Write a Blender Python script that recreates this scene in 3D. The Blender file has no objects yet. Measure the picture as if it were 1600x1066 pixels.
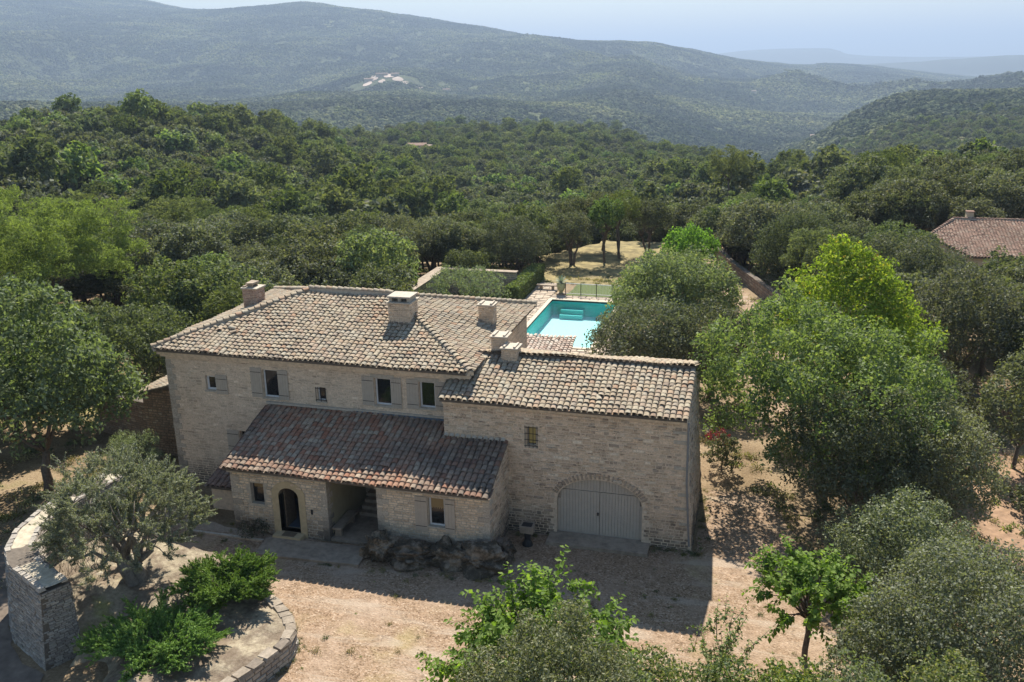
import bpy, math, random
import numpy as np
from mathutils import Vector, Matrix
from mathutils.geometry import tessellate_polygon

rng = np.random.default_rng(7)
random.seed(7)
sc = bpy.context.scene
col = sc.collection
rad = math.radians
PI = math.pi

# ------------------------------------------------------------------ camera, world, sun, exposure
CAM = Vector((1.727, -34.552, 20.0))
cam = bpy.data.objects.new('camera', bpy.data.cameras.new('camera'))
col.objects.link(cam)
cam.location = CAM
yaw, pitch, roll = rad(15.4), math.atan(435 / 1400), rad(0.8)
cam.rotation_euler = (Matrix.Rotation(yaw, 3, 'Z') @ Matrix.Rotation(PI / 2 - pitch, 3, 'X') @ Matrix.Rotation(-roll, 3, 'Z')).to_euler()
cam.data.sensor_width = 36
cam.data.lens = 31.5
cam.data.clip_start = 0.5
cam.data.clip_end = 200000
sc.camera = cam

SUN_AZ, SUN_EL = rad(-12), rad(48)
world = bpy.data.worlds.new("World")
sc.world = world
world.use_nodes = True
wn = world.node_tree
sky = wn.nodes.new('ShaderNodeTexSky')
sky.sky_type = 'NISHITA'
sky.sun_disc = False
sky.sun_elevation = SUN_EL
sky.sun_rotation = SUN_AZ
sky.altitude = 400
sky.air_density = 1.6
sky.dust_density = 0.1
sky.ozone_density = 2.2
wn.links.new(sky.outputs[0], wn.nodes['Background'].inputs[0])
wn.nodes['Background'].inputs[1].default_value = 0.062

sun = bpy.data.objects.new('sun', bpy.data.lights.new('sun', 'SUN'))
col.objects.link(sun)
sdir = Vector((math.sin(SUN_AZ) * math.cos(SUN_EL), math.cos(SUN_AZ) * math.cos(SUN_EL), math.sin(SUN_EL)))
sun.rotation_euler = sdir.to_track_quat('Z', 'Y').to_euler()
sun.location = (0, 60, 80)
sun.data.energy = 5.0
sun.data.angle = rad(0.53)
sun.data.color = (1.0, 0.92, 0.80)

sc.view_settings.view_transform = 'Standard'
sc.view_settings.look = 'None'
sc.view_settings.gamma = 1
sc.view_settings.use_curve_mapping = False
sc.view_settings.exposure = 1.15
sc.cycles.max_bounces = 6
sc.cycles.diffuse_bounces = 3
sc.cycles.glossy_bounces = 2
sc.cycles.transmission_bounces = 4
sc.cycles.transparent_max_bounces = 8
sc.cycles.volume_bounces = 0
sc.cycles.use_denoising = True
sc.cycles.sample_clamp_indirect = 6
HAZE = 1.75e-4

# ------------------------------------------------------------------ object helpers
def link(o, parent=None, wl=None):
    col.objects.link(o)
    if parent is not None:
        o.parent = parent
    return o

def thing(name, label, cat, loc=(0, 0, 0), group=None):
    o = bpy.data.objects.new(name, None)
    o.empty_display_size = .2
    o.location = loc
    col.objects.link(o)
    o['label'] = label
    o['category'] = cat
    o['off'] = tuple(loc)
    if group: o['group'] = group
    return o

def tag(o, label=None, cat=None, group=None, kind=None):
    if label: o['label'] = label
    if cat: o['category'] = cat
    if group: o['group'] = group
    if kind: o['kind'] = kind
    return o

def off_of(parent):
    while parent is not None:
        if 'off' in parent: return np.array(parent['off'], float)
        parent = parent.parent
    return np.zeros(3)

def raw_mesh(name, verts, faces, smooth=False):
    """faces: ndarray (F,k) or list of lists"""
    me = bpy.data.meshes.new(name)
    verts = np.asarray(verts, np.float32).reshape(-1, 3)
    if isinstance(faces, np.ndarray):
        F, k = faces.shape
        me.vertices.add(len(verts)); me.vertices.foreach_set('co', verts.ravel())
        me.loops.add(F * k); me.loops.foreach_set('vertex_index', faces.astype(np.int32).ravel())
        me.polygons.add(F)
        me.polygons.foreach_set('loop_start', (np.arange(F) * k).astype(np.int32))
        me.update(calc_edges=True)
    else:
        me.from_pydata(verts.tolist(), [], faces)
        me.update()
    me.polygons.foreach_set('use_smooth', np.full(len(me.polygons), bool(smooth)))
    return me

def obj(name, verts, faces, m, parent=None, smooth=False, kind=None):
    """verts in world coordinates"""
    verts = np.asarray(verts, float).reshape(-1, 3) - off_of(parent)
    me = raw_mesh(name, verts, faces, smooth)
    if m is not None: me.materials.append(m)
    o = bpy.data.objects.new(name, me)
    link(o, parent)
    if kind: o['kind'] = kind
    return o

class MB:
    def __init__(s): s.v = []; s.f = []
    def add(s, v, f):
        b = len(s.v); s.v += [tuple(map(float, p)) for p in v]; s.f += [[i + b for i in q] for q in f]
    def box(s, x0, x1, y0, y1, z0, z1, jit=0.0):
        v = [(x, y, z) for z in (z0, z1) for y in (y0, y1) for x in (x0, x1)]
        if jit: v = [tuple(c + random.uniform(-jit, jit) for c in p) for p in v]
        s.add(v, [(0, 2, 3, 1), (4, 5, 7, 6), (0, 1, 5, 4), (2, 6, 7, 3), (0, 4, 6, 2), (1, 3, 7, 5)])
    def prism(s, poly, z0, z1):
        n = len(poly)
        tri = tessellate_polygon([[Vector((p[0], p[1], 0)) for p in poly]])
        z0f = z0 if callable(z0) else (lambda x, y: z0)
        z1f = z1 if callable(z1) else (lambda x, y: z1)
        v = [(p[0], p[1], z0f(*p)) for p in poly] + [(p[0], p[1], z1f(*p)) for p in poly]
        f = []
        for a, b, c in tri:
            f.append((a + n, b + n, c + n)); f.append((c, b, a))
        for i in range(n):
            j = (i + 1) % n
            f.append((i, j, j + n, i + n))
        s.add(v, f)
    def tube(s, pts, rads, n=6, cap=True):
        v, f = tube_vf(pts, rads, n); s.add(v, f)
    def build(s, name, m, parent=None, smooth=False, kind=None):
        return obj(name, s.v, s.f, m, parent, smooth, kind)

def tube_vf(pts, rads, n=6):
    pts = [Vector(p) for p in pts]
    v = []; f = []
    for i, p in enumerate(pts):
        d = (pts[min(i + 1, len(pts) - 1)] - pts[max(i - 1, 0)]).normalized()
        a = d.orthogonal().normalized() if i == 0 else (a - d * a.dot(d)).normalized()
        b = d.cross(a)
        for k in range(n):
            t = 2 * PI * k / n
            v.append(p + (a * math.cos(t) + b * math.sin(t)) * rads[i])
    for i in range(len(pts) - 1):
        for k in range(n):
            k2 = (k + 1) % n
            f.append((i * n + k, i * n + k2, (i + 1) * n + k2, (i + 1) * n + k))
    f.append(tuple(range(n))[::-1]); f.append(tuple((len(pts) - 1) * n + k for k in range(n)))
    return v, f

def join_instances(tv, tf, M):
    """tv (V,3), tf (F,k) template, M (N,4,4)"""
    tv = np.asarray(tv, float); tf = np.asarray(tf)
    N = len(M)
    v = np.einsum('nij,vj->nvi', M[:, :3, :3], tv) + M[:, None, :3, 3]
    f = tf[None] + (np.arange(N) * len(tv))[:, None, None]
    return v.reshape(-1, 3), f.reshape(-1, tf.shape[1])

def frame(o, x, y, z):
    M = np.eye(4)
    M[:3, 0] = x; M[:3, 1] = y; M[:3, 2] = z; M[:3, 3] = o
    return M

def place_pieces(name, protos, M, m, parent, n_single, stuff_name=None):
    """protos list of (verts, faces ndarray); M (N,4,4); the n_single pieces nearest the camera become objects"""
    M = np.asarray(M)
    if len(M) == 0: return
    pid = rng.integers(0, len(protos), len(M))
    d = np.linalg.norm(M[:, :3, 3] - np.array(CAM), axis=1)
    order = np.argsort(d)
    single, rest = order[:n_single], order[n_single:]
    off = off_of(parent)
    if n_single:
        meshes = []
        for i, (v, f) in enumerate(protos):
            me = raw_mesh(name, v, f); me.materials.append(m); meshes.append(me)
        for i in single:
            o = bpy.data.objects.new(name, meshes[pid[i]])
            col.objects.link(o); o.parent = parent
            A = M[i].copy(); A[:3, 3] -= off
            o.matrix_local = Matrix(A.tolist())
    if len(rest):
        vs = []; fs = []; b = 0
        for k, (v, f) in enumerate(protos):
            sel = rest[pid[rest] == k]
            if not len(sel): continue
            vv, ff = join_instances(v, f, M[sel]); vs.append(vv); fs.append(ff + b); b += len(vv)
        obj(stuff_name or name, np.concatenate(vs), np.concatenate(fs), m, parent, kind='stuff')

# ------------------------------------------------------------------ materials
def new_mat(name):
    m = bpy.data.materials.new(name); m.use_nodes = True
    nt = m.node_tree
    for n in list(nt.nodes):
        if n.type != 'OUTPUT_MATERIAL': nt.nodes.remove(n)
    return m, nt, nt.nodes['Material Output']

def N(nt, t, **kw):
    n = nt.nodes.new(t)
    for k, v in kw.items():
        if k.startswith('i_'):
            key = k[2:]
            key = int(key) if key.isdigit() else key.replace('_', ' ')
            n.inputs[key].default_value = v
        else: setattr(n, k, v)
    return n

def rgb(c): return (c[0], c[1], c[2], 1)

def ramp(nt, stops, interp='LINEAR'):
    r = nt.nodes.new('ShaderNodeValToRGB')
    r.color_ramp.interpolation = interp
    el = r.color_ramp.elements
    while len(el) > 1: el.remove(el[-1])
    el[0].position = stops[0][0]; el[0].color = rgb(stops[0][1])
    for p, c in stops[1:]:
        e = el.new(p); e.color = rgb(c)
    return r

def mixc(nt, fac, a, b, mode='MIX'):
    m = nt.nodes.new('ShaderNodeMix'); m.data_type = 'RGBA'; m.blend_type = mode
    for s, v in ((0, fac), (6, a), (7, b)):
        if isinstance(v, bpy.types.NodeSocket): nt.links.new(v, m.inputs[s])
        elif s == 0: m.inputs[0].default_value = v
        else: m.inputs[s].default_value = rgb(v)
    return m.outputs[2]

def math_(nt, op, a, b=0.0, c=None):
    m = nt.nodes.new('ShaderNodeMath'); m.operation = op
    for i, v in enumerate((a, b, c)):
        if v is None: continue
        if isinstance(v, bpy.types.NodeSocket): nt.links.new(v, m.inputs[i])
        else: m.inputs[i].default_value = v
    return m.outputs[0]

def noise(nt, scale, detail=4, rough=.6, coord='Position', dist=0.0):
    g = nt.nodes.new('ShaderNodeNewGeometry') if coord == 'Position' else nt.nodes.new('ShaderNodeTexCoord')
    n = N(nt, 'ShaderNodeTexNoise', i_Scale=scale, i_Detail=detail, i_Roughness=rough, i_Distortion=dist)
    nt.links.new(g.outputs['Position' if coord == 'Position' else 'Object'], n.inputs['Vector'])
    return n.outputs['Fac']

def smooth_mask(nt, sock, lo, hi):
    m = nt.nodes.new('ShaderNodeMapRange'); m.interpolation_type = 'SMOOTHSTEP'
    nt.links.new(sock, m.inputs[0]); m.inputs[1].default_value = lo; m.inputs[2].default_value = hi
    return m.outputs[0]

def piece_random(nt):
    """a value per piece: islands of a joined mesh and single objects alike"""
    g = nt.nodes.new('ShaderNodeNewGeometry'); o = nt.nodes.new('ShaderNodeObjectInfo')
    s = math_(nt, 'ADD', g.outputs['Random Per Island'], math_(nt, 'MULTIPLY', o.outputs['Random'], 7.31))
    return math_(nt, 'FRACT', s)

def finish(nt, out, colr, rough=.9, bump=None, bs=.3, bd=.02, spec=.2):
    p = N(nt, 'ShaderNodeBsdfPrincipled')
    if isinstance(colr, bpy.types.NodeSocket): nt.links.new(colr, p.inputs['Base Color'])
    else: p.inputs['Base Color'].default_value = rgb(colr)
    p.inputs['Roughness'].default_value = rough
    p.inputs['Specular IOR Level'].default_value = spec
    if bump is not None:
        b = N(nt, 'ShaderNodeBump', i_Strength=bs, i_Distance=bd)
        nt.links.new(bump, b.inputs['Height']); nt.links.new(b.outputs[0], p.inputs['Normal'])
    nt.links.new(p.outputs[0], out.inputs[0])
    return p

def mat_pieces(name, stops, stain=(.07, .06, .05), stain_amt=.5, stain_scale=.6, fine=14, rough=.95, lo=.52, hi=.72, low_dark=0.0, zbase=0.0, patch=None, streak=0.0):
    m, nt, out = new_mat(name)
    r = piece_random(nt)
    cr = ramp(nt, stops); nt.links.new(r, cr.inputs[0])
    c = cr.outputs[0]
    if patch:  # large scale change of the piece palette
        cr2 = ramp(nt, patch); nt.links.new(r, cr2.inputs[0])
        c = mixc(nt, smooth_mask(nt, noise(nt, .16, 2), .44, .56), c, cr2.outputs[0])
    f = noise(nt, fine, 5, .65)
    c = mixc(nt, 1.0, c, ramp_out(nt, f, [(.25, (.62, .62, .62)), (.75, (1.3, 1.3, 1.3))]), 'MULTIPLY')
    s = smooth_mask(nt, noise(nt, stain_scale, 6, .7), lo, hi)
    c = mixc(nt, math_(nt, 'MULTIPLY', s, stain_amt), c, stain)
    if streak:
        g0 = nt.nodes.new('ShaderNodeNewGeometry'); vm = N(nt, 'ShaderNodeVectorMath', operation='MULTIPLY'); vm.inputs[1].default_value = (1.0, 1.0, 6.5)
        nt.links.new(g0.outputs['Position'], vm.inputs[0]); sn = N(nt, 'ShaderNodeTexNoise', i_Scale=1.7, i_Detail=4, i_Roughness=.65); nt.links.new(vm.outputs[0], sn.inputs['Vector'])
        c = mixc(nt, math_(nt, 'MULTIPLY', smooth_mask(nt, sn.outputs['Fac'], .56, .66), streak), c, (.12, .095, .075))
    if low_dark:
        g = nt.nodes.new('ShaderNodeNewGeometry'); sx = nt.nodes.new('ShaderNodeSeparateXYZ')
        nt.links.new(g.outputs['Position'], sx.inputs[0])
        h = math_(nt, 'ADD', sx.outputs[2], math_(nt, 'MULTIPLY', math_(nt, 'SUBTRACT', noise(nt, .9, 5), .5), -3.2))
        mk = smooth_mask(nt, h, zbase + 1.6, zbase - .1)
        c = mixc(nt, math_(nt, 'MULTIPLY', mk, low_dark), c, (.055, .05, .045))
    finish(nt, out, c, rough, f, .5, .02)
    return m

def ramp_out(nt, sock, stops):
    r = ramp(nt, stops); nt.links.new(sock, r.inputs[0]); return r.outputs[0]

def mat_plain(name, c, rough=.8, var=.15, scale=6, spec=.3, bump=.1):
    m, nt, out = new_mat(name)
    f = noise(nt, scale, 5, .65)
    cc = mixc(nt, 1.0, c, ramp_out(nt, f, [(.3, (1 - var,) * 3), (.7, (1 + var,) * 3)]), 'MULTIPLY')
    finish(nt, out, cc, rough, f, bump, .01, spec)
    return m

def mat_leaf(name, stops, trans=.35, hvar=.06, vvar=.3, objvar=.25, tcol=(1.25, 1.35, .55), gloss=.05, bigscale=.0):
    m, nt, out = new_mat(name)
    g = nt.nodes.new('ShaderNodeNewGeometry'); oi = nt.nodes.new('ShaderNodeObjectInfo')
    cr = ramp(nt, stops); nt.links.new(g.outputs['Random Per Island'], cr.inputs[0])
    c = cr.outputs[0]
    hs = N(nt, 'ShaderNodeHueSaturation')
    nt.links.new(c, hs.inputs['Color'])
    nt.links.new(math_(nt, 'ADD', .5 - hvar * .35, math_(nt, 'MULTIPLY', oi.outputs['Random'], hvar * .7)), hs.inputs['Hue'])
    nt.links.new(math_(nt, 'ADD', 1 - objvar, math_(nt, 'MULTIPLY', math_(nt, 'FRACT', math_(nt, 'MULTIPLY', oi.outputs['Random'], 13.7)), 2 * objvar)), hs.inputs['Value'])
    nt.links.new(math_(nt, 'ADD', .66, math_(nt, 'MULTIPLY', math_(nt, 'FRACT', math_(nt, 'MULTIPLY', oi.outputs['Random'], 31.1)), .36)), hs.inputs['Saturation'])
    c = hs.outputs[0]
    if bigscale: c = mixc(nt, 1.0, c, ramp_out(nt, noise(nt, bigscale, 5, .65), [(.36, (.42, .5, .55)), (.5, (1, 1, 1)), (.62, (2.1, 1.9, 1.45))]), 'MULTIPLY')
    d = N(nt, 'ShaderNodeBsdfDiffuse'); nt.links.new(c, d.inputs[0])
    t = N(nt, 'ShaderNodeBsdfTranslucent'); nt.links.new(mixc(nt, 1.0, c, tcol, 'MULTIPLY'), t.inputs[0])
    mx = N(nt, 'ShaderNodeMixShader', i_0=trans); nt.links.new(d.outputs[0], mx.inputs[1]); nt.links.new(t.outputs[0], mx.inputs[2])
    gl = N(nt, 'ShaderNodeBsdfGlossy', i_Roughness=.6); gl.inputs[0].default_value = (.5, .55, .5, 1)
    mx2 = N(nt, 'ShaderNodeMixShader', i_0=gloss * .45); nt.links.new(mx.outputs[0], mx2.inputs[1]); nt.links.new(gl.outputs[0], mx2.inputs[2])
    nt.links.new(mx2.outputs[0], out.inputs[0])
    return m

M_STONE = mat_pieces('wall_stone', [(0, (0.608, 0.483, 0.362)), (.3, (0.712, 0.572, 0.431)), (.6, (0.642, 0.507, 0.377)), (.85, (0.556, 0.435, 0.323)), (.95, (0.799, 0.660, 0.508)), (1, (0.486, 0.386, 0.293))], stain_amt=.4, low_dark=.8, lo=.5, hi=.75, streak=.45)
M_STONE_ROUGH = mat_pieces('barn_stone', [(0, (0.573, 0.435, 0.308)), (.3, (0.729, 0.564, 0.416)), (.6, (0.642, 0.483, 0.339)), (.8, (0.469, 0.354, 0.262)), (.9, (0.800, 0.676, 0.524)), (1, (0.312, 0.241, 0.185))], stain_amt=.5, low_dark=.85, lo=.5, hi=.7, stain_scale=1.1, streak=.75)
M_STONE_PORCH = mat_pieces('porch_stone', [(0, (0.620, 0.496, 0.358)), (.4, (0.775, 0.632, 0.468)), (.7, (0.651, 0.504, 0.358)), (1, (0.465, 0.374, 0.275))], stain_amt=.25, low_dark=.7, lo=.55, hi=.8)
M_STONE_DRY = mat_pieces('dry_stone', [(0, (0.306, 0.281, 0.246)), (.3, (0.391, 0.357, 0.306)), (.6, (0.255, 0.230, 0.204)), (.85, (0.442, 0.416, 0.365)), (1, (0.187, 0.170, 0.153))], stain_amt=.4, fine=18)
M_STONE_RED = mat_pieces('brown_stone', [(0, (.25, .17, .12)), (.4, (.33, .23, .16)), (.7, (.2, .14, .1)), (1, (.38, .3, .22))], stain_amt=.4)
M_MORTAR = mat_plain('lime_mortar', (0.625, 0.499, 0.370), .95, .25, 5)
M_MORTAR_DARK = mat_plain('joint_earth', (.13, .11, .09), .95, .3, 8)
M_MORTAR_PALE = mat_plain('pale_mortar', (.43, .38, .31), .95, .2, 7)
M_DRESSED = mat_plain('dressed_stone', (.47, .375, .235), .9, .12, 5)
M_SLAB = mat_plain('stone_slab', (.29, .235, .18), .9, .3, 3)
TS = [(0, (0.373, 0.310, 0.221)), (.2, (0.328, 0.260, 0.186)), (.4, (0.396, 0.344, 0.254)), (.52, (0.350, 0.266, 0.198)), (.62, (0.305, 0.260, 0.203)), (.75, (0.384, 0.344, 0.266)), (.84, (0.373, 0.260, 0.175)), (.92, (0.339, 0.305, 0.237)), (.97, (0.226, 0.181, 0.141)), (1, (0.373, 0.237, 0.152))]
M_TILE = mat_pieces('roof_tile', TS, stain=(.13, .11, .085), stain_amt=.5, stain_scale=1.3, fine=22, lo=.5, hi=.72)
TP = [(0, (0.146, 0.120, 0.097)), (.2, (0.224, 0.180, 0.143)), (.4, (0.168, 0.120, 0.092)), (.55, (0.280, 0.225, 0.175)), (.7, (0.123, 0.100, 0.087)), (.88, (0.246, 0.140, 0.097)), (1, (0.190, 0.145, 0.115))]
TP2 = [(0, (0.347, 0.270, 0.202)), (.2, (0.336, 0.170, 0.106)), (.4, (0.302, 0.240, 0.184)), (.55, (0.414, 0.330, 0.244)), (.7, (0.325, 0.150, 0.092)), (.85, (0.336, 0.230, 0.161)), (1, (0.269, 0.205, 0.156))]
M_TILE_PORCH = mat_pieces('porch_tile', TP, stain=(.09, .08, .07), stain_amt=.4, stain_scale=1.6, fine=22, patch=TP2)
M_TILE_PINK = mat_pieces('pink_tile', [(0, (0.285, 0.192, 0.149)), (.3, (0.248, 0.161, 0.124)), (.5, (0.310, 0.242, 0.192)), (.75, (0.186, 0.118, 0.093)), (1, (0.322, 0.217, 0.161))], stain=(0.124, 0.099, 0.087), stain_amt=.4)
M_TILE_PALE = mat_pieces('pale_tile', [(0, (0.490, 0.418, 0.346)), (.3, (0.504, 0.374, 0.302)), (.6, (0.504, 0.461, 0.396)), (.8, (0.302, 0.202, 0.158)), (1, (0.533, 0.475, 0.403))], stain=(0.216, 0.144, 0.115), stain_amt=.4, stain_scale=3)
M_BRICK = mat_pieces('chimney_brick', [(0, (.38, .27, .22)), (.5, (.45, .34, .28)), (1, (.30, .2, .16))], stain_amt=.3)
M_SHUTTER = mat_plain('grey_paint', (.42, .365, .30), .6, .07, 5)
M_DOORP = mat_plain('door_paint', (.45, .395, .33), .6, .07, 4)
M_WHITE = mat_plain('white_frame', (.62, .63, .64), .5, .05)
M_IRON = mat_plain('dark_iron', (.03, .03, .032), .6, .2)
M_WOOD = mat_plain('old_wood', (.16, .12, .08), .8, .3, 9)
M_DARK = mat_plain('dark_interior', (.06, .055, .055), .9, .2)
M_PLASTER = mat_plain('ochre_plaster', (.36, .31, .2), .95, .1, 2)
M_CREAM = mat_plain('cream_render', (.52, .43, .31), .95, .12, 1.5)
M_LEAD = mat_plain('lead_flashing', (.10, .13, .17), .5, .2)
M_ROCK = mat_pieces('rock', [(0, (.17, .14, .11)), (.5, (.24, .20, .15)), (1, (.15, .12, .10))], stain=(.05, .042, .03), stain_amt=.9, stain_scale=1.6, fine=7, lo=.4, hi=.56)
M_ROCK_PALE = mat_pieces('pale_rock', [(0, (.34, .30, .23)), (1, (.42, .37, .29))], stain=(.16, .14, .08), stain_amt=.7, stain_scale=1.6, fine=6, lo=.45, hi=.6)
M_ZINC = mat_plain('zinc_pipe', (.22, .22, .22), .5, .1)
M_BARK = mat_plain('bark', (.12, .095, .075), .95, .4, 9, bump=.6)
M_BARKG = mat_plain('grey_bark', (.2, .18, .155), .95, .4, 9, bump=.6)
m, nt, out = new_mat('window_glass'); M_GLASS = m
p = finish(nt, out, (.012, .014, .016), .06, spec=.6)
m, nt, out = new_mat('curtain'); M_CURTAIN = m
finish(nt, out, (.28, .2, .1), .9)
m, nt, out = new_mat('amber_curtain'); M_AMBER = m
finish(nt, out, (.5, .38, .14), .9)

# ------------------------------------------------------------------ terrain
TERR = [
    (-49.76, [(120, 0), (200, 3.2), (300, 1.7), (420, -20), (700, -60), (1200, -19.1), (2200, -0.0), (2900, 41.9), (3800, 141.3), (5200, 486.5), (6500, 604.3)]),
    (-44.06, [(100, -2), (150, -1.0), (220, -0.4), (300, 2.2), (330, 1.0), (480, -25), (750, -65), (1200, -23.2), (2200, -7.1), (2900, 30.6), (3800, 132.3), (5200, 406.9), (6500, 522.6)]),
    (-37.65, [(100, -2), (150, -2.7), (220, -0.2), (290, 4.5), (320, 4.0), (450, -20), (750, -65), (1200, -31.1), (2200, -9.4), (2900, 31.8), (3800, 143.5), (5400, 393.6), (7000, 578.5)]),
    (-33.14, [(100, -2), (150, -5.9), (220, -4.5), (330, -0.3), (370, -1.7), (520, -32), (800, -65), (1250, -39.9), (2200, -12.6), (2900, 32.6), (3700, 139.5), (4600, 286.5), (6000, 289.5)]),
    (-28.38, [(100, -3), (150, -8.1), (240, -8.6), (360, -8.2), (480, -12.6), (620, -45), (900, -85), (1300, -53.5), (1500, -30.0), (2200, -11.6), (2900, 38.8), (3700, 161.1), (4300, 290.6), (5500, 299.9)]),
    (-23.04, [(90, 0), (130, -7.0), (200, -11.6), (350, -19.1), (550, -24.4), (750, -29.5), (950, -60), (1100, -90), (1300, -60.8), (1500, -30.7), (2200, -14.8), (2900, 39.3), (3700, 158.9), (4300, 263.0), (5500, 228.7)]),
    (-16.77, [(90, 0), (130, -7.5), (200, -12.9), (350, -21.1), (550, -27.1), (800, -34.1), (1000, -65), (1100, -95), (1300, -63.4), (1500, -37.3), (2200, -22.6), (2900, 22.1), (3600, 116.6), (4100, 193.3), (5500, 152.4)]),
    (-11.25, [(90, 0), (130, -7.1), (200, -13.1), (350, -21.5), (550, -28.9), (850, -39.2), (1050, -70), (1150, -100), (1350, -68.0), (1600, -51.3), (2200, -32.6), (2900, 9.0), (3500, 64.3), (4000, 117.5), (5500, 74.5)]),
    (-6.95, [(90, 0), (130, -5.2), (200, -11.6), (350, -21.6), (550, -31.7), (850, -41.9), (1050, -90), (1150, -105), (1400, -76.5), (1700, -62.2), (2300, -44.2), (2900, -16.3), (3500, 31.3), (4000, 79.7), (4400, 63.6), (5500, 15.6)]),
    (-4.26, [(90, 0), (130, -2.4), (200, -7.7), (350, -17.9), (520, -30.2), (700, -80), (1000, -125), (1200, -120), (1400, -100.1), (1800, -91.1), (2300, -67.7), (2900, -36.6), (3500, 6.7), (4200, 66.5), (5500, 12.2)]),
    (-0.14, [(90, 0), (130, -1.0), (200, -6.6), (300, -15.1), (450, -42), (700, -95), (1000, -125), (1300, -120), (1600, -118.1), (2000, -96.4), (2500, -83.9), (3100, -48.2), (3800, -9.6), (4400, 22.4), (5500, -3.5)]),
    (3.48, [(90, 0), (130, -0.5), (200, -6.4), (300, -15.4), (450, -42), (700, -78), (1000, -67.2), (1200, -66.8), (1400, -95), (1800, -110), (2300, -105.4), (2800, -87.3), (3500, -58.1), (4200, -20.6), (4800, 1.0), (6500, -60.5)]),
    (5.23, [(90, 0), (130, 0.5), (200, -5.6), (300, -14.6), (450, -42), (700, -55.7), (1000, -52.7), (1300, -42.9), (1500, -70), (1900, -110), (2500, -99.9), (3000, -85.4), (3700, -51.7), (4400, -23.8), (5200, -8.6), (6500, -70.5)]),
    (7.28, [(90, 1), (130, 2.0), (200, -3.5), (300, -13.0), (450, -40), (700, -44.0), (1000, -36.7), (1300, -25.9), (1500, -24.9), (1700, -30.3), (2300, -70), (3300, -85.5), (4200, -56.7), (5200, -36.0), (6500, -96.3)]),
    (10.25, [(90, 1), (130, 4.0), (170, 1.7), (300, -18), (450, -38), (700, -38.8), (1000, -30.2), (1300, -22.8), (1600, -20.2), (2200, -33.6), (3000, -60), (4200, -88.2), (5200, -69.6), (6500, -125.6)]),
    (13.69, [(90, 1), (130, 3.6), (170, 1.3), (300, -18), (450, -36), (700, -33.6), (1000, -26.8), (1300, -21.3), (1700, -20.8), (2500, -37.9), (3300, -60), (4500, -96.3), (5400, -96.8), (6500, -138.4)]),
    (19.4, [(90, 1), (130, 4.1), (170, 1.7), (300, -18), (450, -36), (700, -31.8), (1000, -25.8), (1300, -21.1), (1700, -21.2), (2500, -38.5), (3300, -60), (4500, -96.4), (5400, -98.2), (6500, -139.1)]),
]


def vnoise(x, y, seed=0):
    xi = np.floor(x).astype(np.int64); yi = np.floor(y).astype(np.int64)
    fx = x - xi; fy = y - yi
    fx = fx * fx * (3 - 2 * fx); fy = fy * fy * (3 - 2 * fy)
    def h(a, b):
        n = (a * 374761393 + b * 668265263 + seed * 974634777) & 0xffffffff
        n = ((n ^ (n >> 13)) * 1274126177) & 0xffffffff
        n = n ^ (n >> 16)
        return (n & 0xffff) / 65535.0
    return (h(xi, yi) * (1 - fx) + h(xi + 1, yi) * fx) * (1 - fy) + (h(xi, yi + 1) * (1 - fx) + h(xi + 1, yi + 1) * fx) * fy - .5

def fbm(x, y, o=4, seed=0):
    s = 0; a = 1
    for i in range(o):
        s = s + a * vnoise(x * 2 ** i + 17.3 * i, y * 2 ** i - 9.1 * i, seed + i); a *= .5
    return s

LD = np.linspace(math.log(60), math.log(60000), 260)
AZG = np.linspace(-52, 22, 300)
_tab = []
for a, r in TERR:
    rr = [(60, 0.0), (80, 0.0)] + list(r)
    zl = rr[-1][1]
    rr += [(9000, min(zl, 60) * .3 - 80), (12000, -260), (60000, -260)]
    _tab.append(np.interp(LD, np.log([q[0] for q in rr]), [q[1] for q in rr]))
_tab = np.array(_tab)
TAB = np.array([np.interp(AZG, [t[0] for t in TERR], _tab[:, j]) for j in range(len(LD))]).T
def gsm(A, s, ax):
    k = np.exp(-.5 * (np.arange(-3 * s, 3 * s + 1) / s) ** 2); k /= k.sum()
    pad = [(0, 0), (0, 0)]; pad[ax] = (3 * s, 3 * s)
    P = np.pad(A, pad, mode='edge')
    return np.apply_along_axis(lambda v: np.convolve(v, k, 'valid'), ax, P)
TAB = gsm(TAB, 5, 0)
SM = gsm(TAB, 2, 1)
TAB = SM
_lo = np.interp(AZG, [-52, -30, -12, -6, -2, 1, 4, 6, 8, 10, 22], [-.8, -1.2, -1.4, -2.0, -3.2, -4.2, -4.2, -3.2, -1.8, -1.2, -1.0])
_w = np.interp(LD, np.log([88, 118, 420, 700]), [0, 1, 1, 0])
TAB = TAB + _lo[:, None] * _w[None]

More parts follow.
